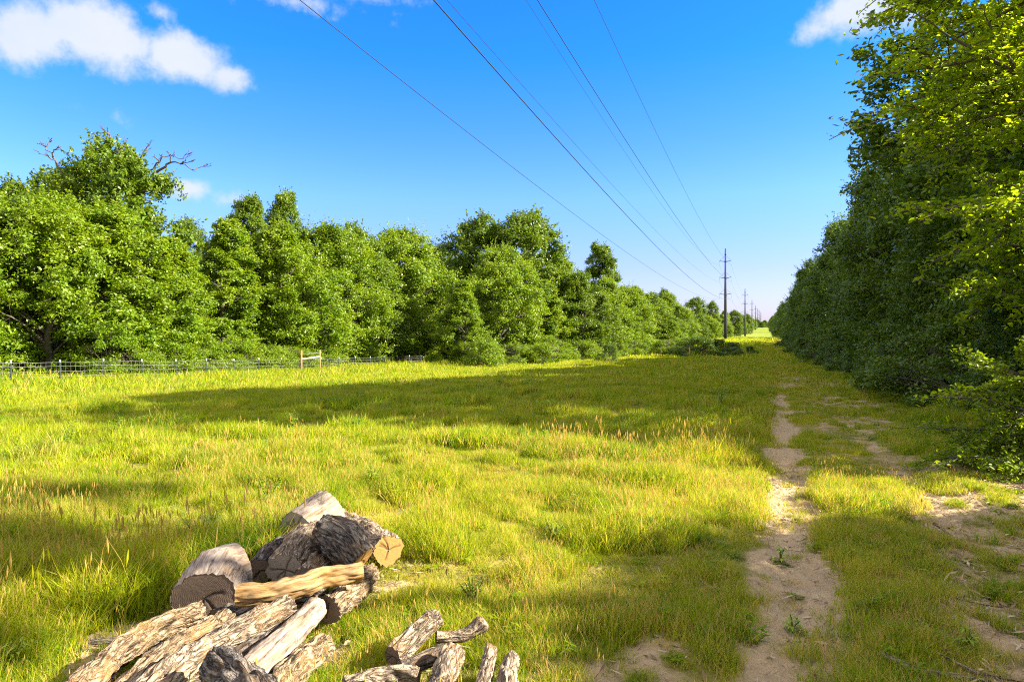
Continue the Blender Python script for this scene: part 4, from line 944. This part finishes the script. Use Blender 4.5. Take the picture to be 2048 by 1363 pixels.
# ------------------------------------------------------------------ weeds
M_weed = leaf_mat('weed leaf', (.11, .20, .012), (.22, .32, .018), (.34, .40, .03), transl=.4)
def weed(px, py, H, label, seed, nst=4, silver=False):
    q = atz(px, py, 0); r = np.random.default_rng(seed); t = thing('weed', label, 'weed', (q[0], q[1], gz1(q[0], q[1])), 'broad-leaved weeds in the grass'); mb = MB(); C = []; Nn = []; V = []; Q = []; n0 = 0; ml = MB()
    for s_ in range(nst):
        a_ = r.uniform(0, 2*pi); le = r.uniform(.1, .4)*H; h_ = H*r.uniform(.7, 1); pts = smooth_path([(0, 0, -.02), (cos(a_)*le*.3, sin(a_)*le*.3, h_*.5), (cos(a_)*le, sin(a_)*le, h_)], 8)
        v, q_, t_ = tube(pts, np.linspace(.004, .002, 8), 5, False); mb.add(v, q_)
        for k_ in range(int(10+H*24)):
            u = r.uniform(.15, 1); i_ = min(int(u*7), 6); b = pts[i_]+(pts[i_+1]-pts[i_])*(u*7-i_); aa = r.uniform(0, 2*pi); L_ = r.uniform(.05, .09)*(1.15-.5*u); w_ = L_*.13
            d = np.array([cos(aa), sin(aa), r.uniform(.1, .7)]); sd2 = np.array([-sin(aa), cos(aa), 0])
            vv = [b-sd2*w_*.2, b+sd2*w_*.2, b+d*L_*.5-sd2*w_, b+d*L_*.5+sd2*w_, b+d*L_+np.array([0, 0, -L_*.35])]
            ml.add(vv, [[0, 1, 3, 2]], [[2, 3, 4]], tint=np.full(5, r.uniform(.2, 1)))
    t.rotation_euler = (0, 0, seed*1.9); k9 = r.uniform(.75, 1.3); t.scale = (k9*1.15, k9*1.15, k9)
    obj('leaves', ml.mesh('leaves', M_weed), t); obj('stem', mb.mesh('stem', M_leaf_b, True), t)
for k_, (px, py, H, lab) in enumerate([(400, 1098, .30, 'bushy willow-leaved weed behind the thick pale log'), (535, 1012, .34, 'tall weed standing left of the pile top'), (420, 1075, .24, 'smaller weed just above the willow-leaved one'),
     (230, 868, .40, 'silvery weed in the shade band at the left'), (140, 880, .34, 'grey-green weed left of the silvery weed'), (375, 925, .38, 'dark single-stemmed weed in the left meadow'), (585, 850, .36, 'upright weed in the shaded band near the middle'),
     (745, 965, .30, 'leafy weed in the sunny grass above the pile'), (1108, 1085, .26, 'dark-leaved weed in the yellow grass centre'), (945, 1205, .24, 'thin arching weed above the small pile'), (1440, 800, .55, 'pale feathery weed in the shade left of the track'),
     (20, 1345, .24, 'light green weed at the bottom left corner'), (1935, 1290, .14, 'small round-leaved weed in the litter at right'), (1585, 1240, .12, 'tiny green seedling in the sandy rut'), (1560, 1120, .12, 'small sprout on the sandy rut edge')]):
    weed(px, py, H*.95, lab, 70+k_, 3 if H < .2 else 7)

# ------------------------------------------------------------------ leaf and straw litter
m = Mat('litter'); t = m.attr('tint'); M_lit = m.finish(m.ramp(t, [(0, (.07, .045, .025)), (.35, (.17, .11, .06)), (.7, (.32, .23, .12)), (1, (.42, .35, .24))]), .8, spec=.2)
n = 60000; X = rng.uniform(-1.6, 6, n); Y = rng.uniform(1.5, 11, n); ok = rng.uniform(size=n) < (.3+.9*sst(-.2, 1.2, X))*(1-sst(8, 11, Y))*(.30+sst(.1, .6, bare(X, Y))); X = X[ok]; Y = Y[ok]
k2 = rng.integers(0, 4, 3500); f2 = rng.uniform(0, 1, 3500); pl_ = np.array(PILE+[PILE2[1], PILE2[2]]); a2 = pl_[k2]; b2 = pl_[np.minimum(k2+1, 5)]; X2 = a2[:, 0]+(b2[:, 0]-a2[:, 0])*f2+rng.normal(0, .32, 3500); Y2 = a2[:, 1]+(b2[:, 1]-a2[:, 1])*f2+rng.normal(0, .32, 3500)
X = np.r_[X, X2]; Y = np.r_[Y, Y2]; n = len(X)
z = gz(X, Y)+rng.uniform(.006, .035, n); a_ = rng.uniform(0, pi, n); Ls = rng.uniform(.010, .05, n); Ws = np.where(rng.uniform(size=n) < .72, .0020, rng.uniform(.004, .010, n)); ti = rng.normal(size=n)*.25
d = np.stack([np.cos(a_), np.sin(a_), ti], 1); s_ = np.stack([-np.sin(a_), np.cos(a_), rng.normal(size=n)*.3], 1); c = np.stack([X, Y, z], 1)
V = np.stack([c-d*Ls[:, None], c+s_*Ws[:, None], c+d*Ls[:, None], c-s_*Ws[:, None]], 1).reshape(-1, 3)
lit = obj('leaf_litter', mk_mesh('litter', V, quads=np.arange(n*4).reshape(-1, 4), mat=M_lit, attrs={'tint': np.repeat(rng.uniform(0, 1, n), 4)})); tag(lit, 'dry leaves, straw and bits of twig on the worn ground', 'leaf litter', kind='stuff')
print('objects', len(SC.objects), 'grass points', npnt)
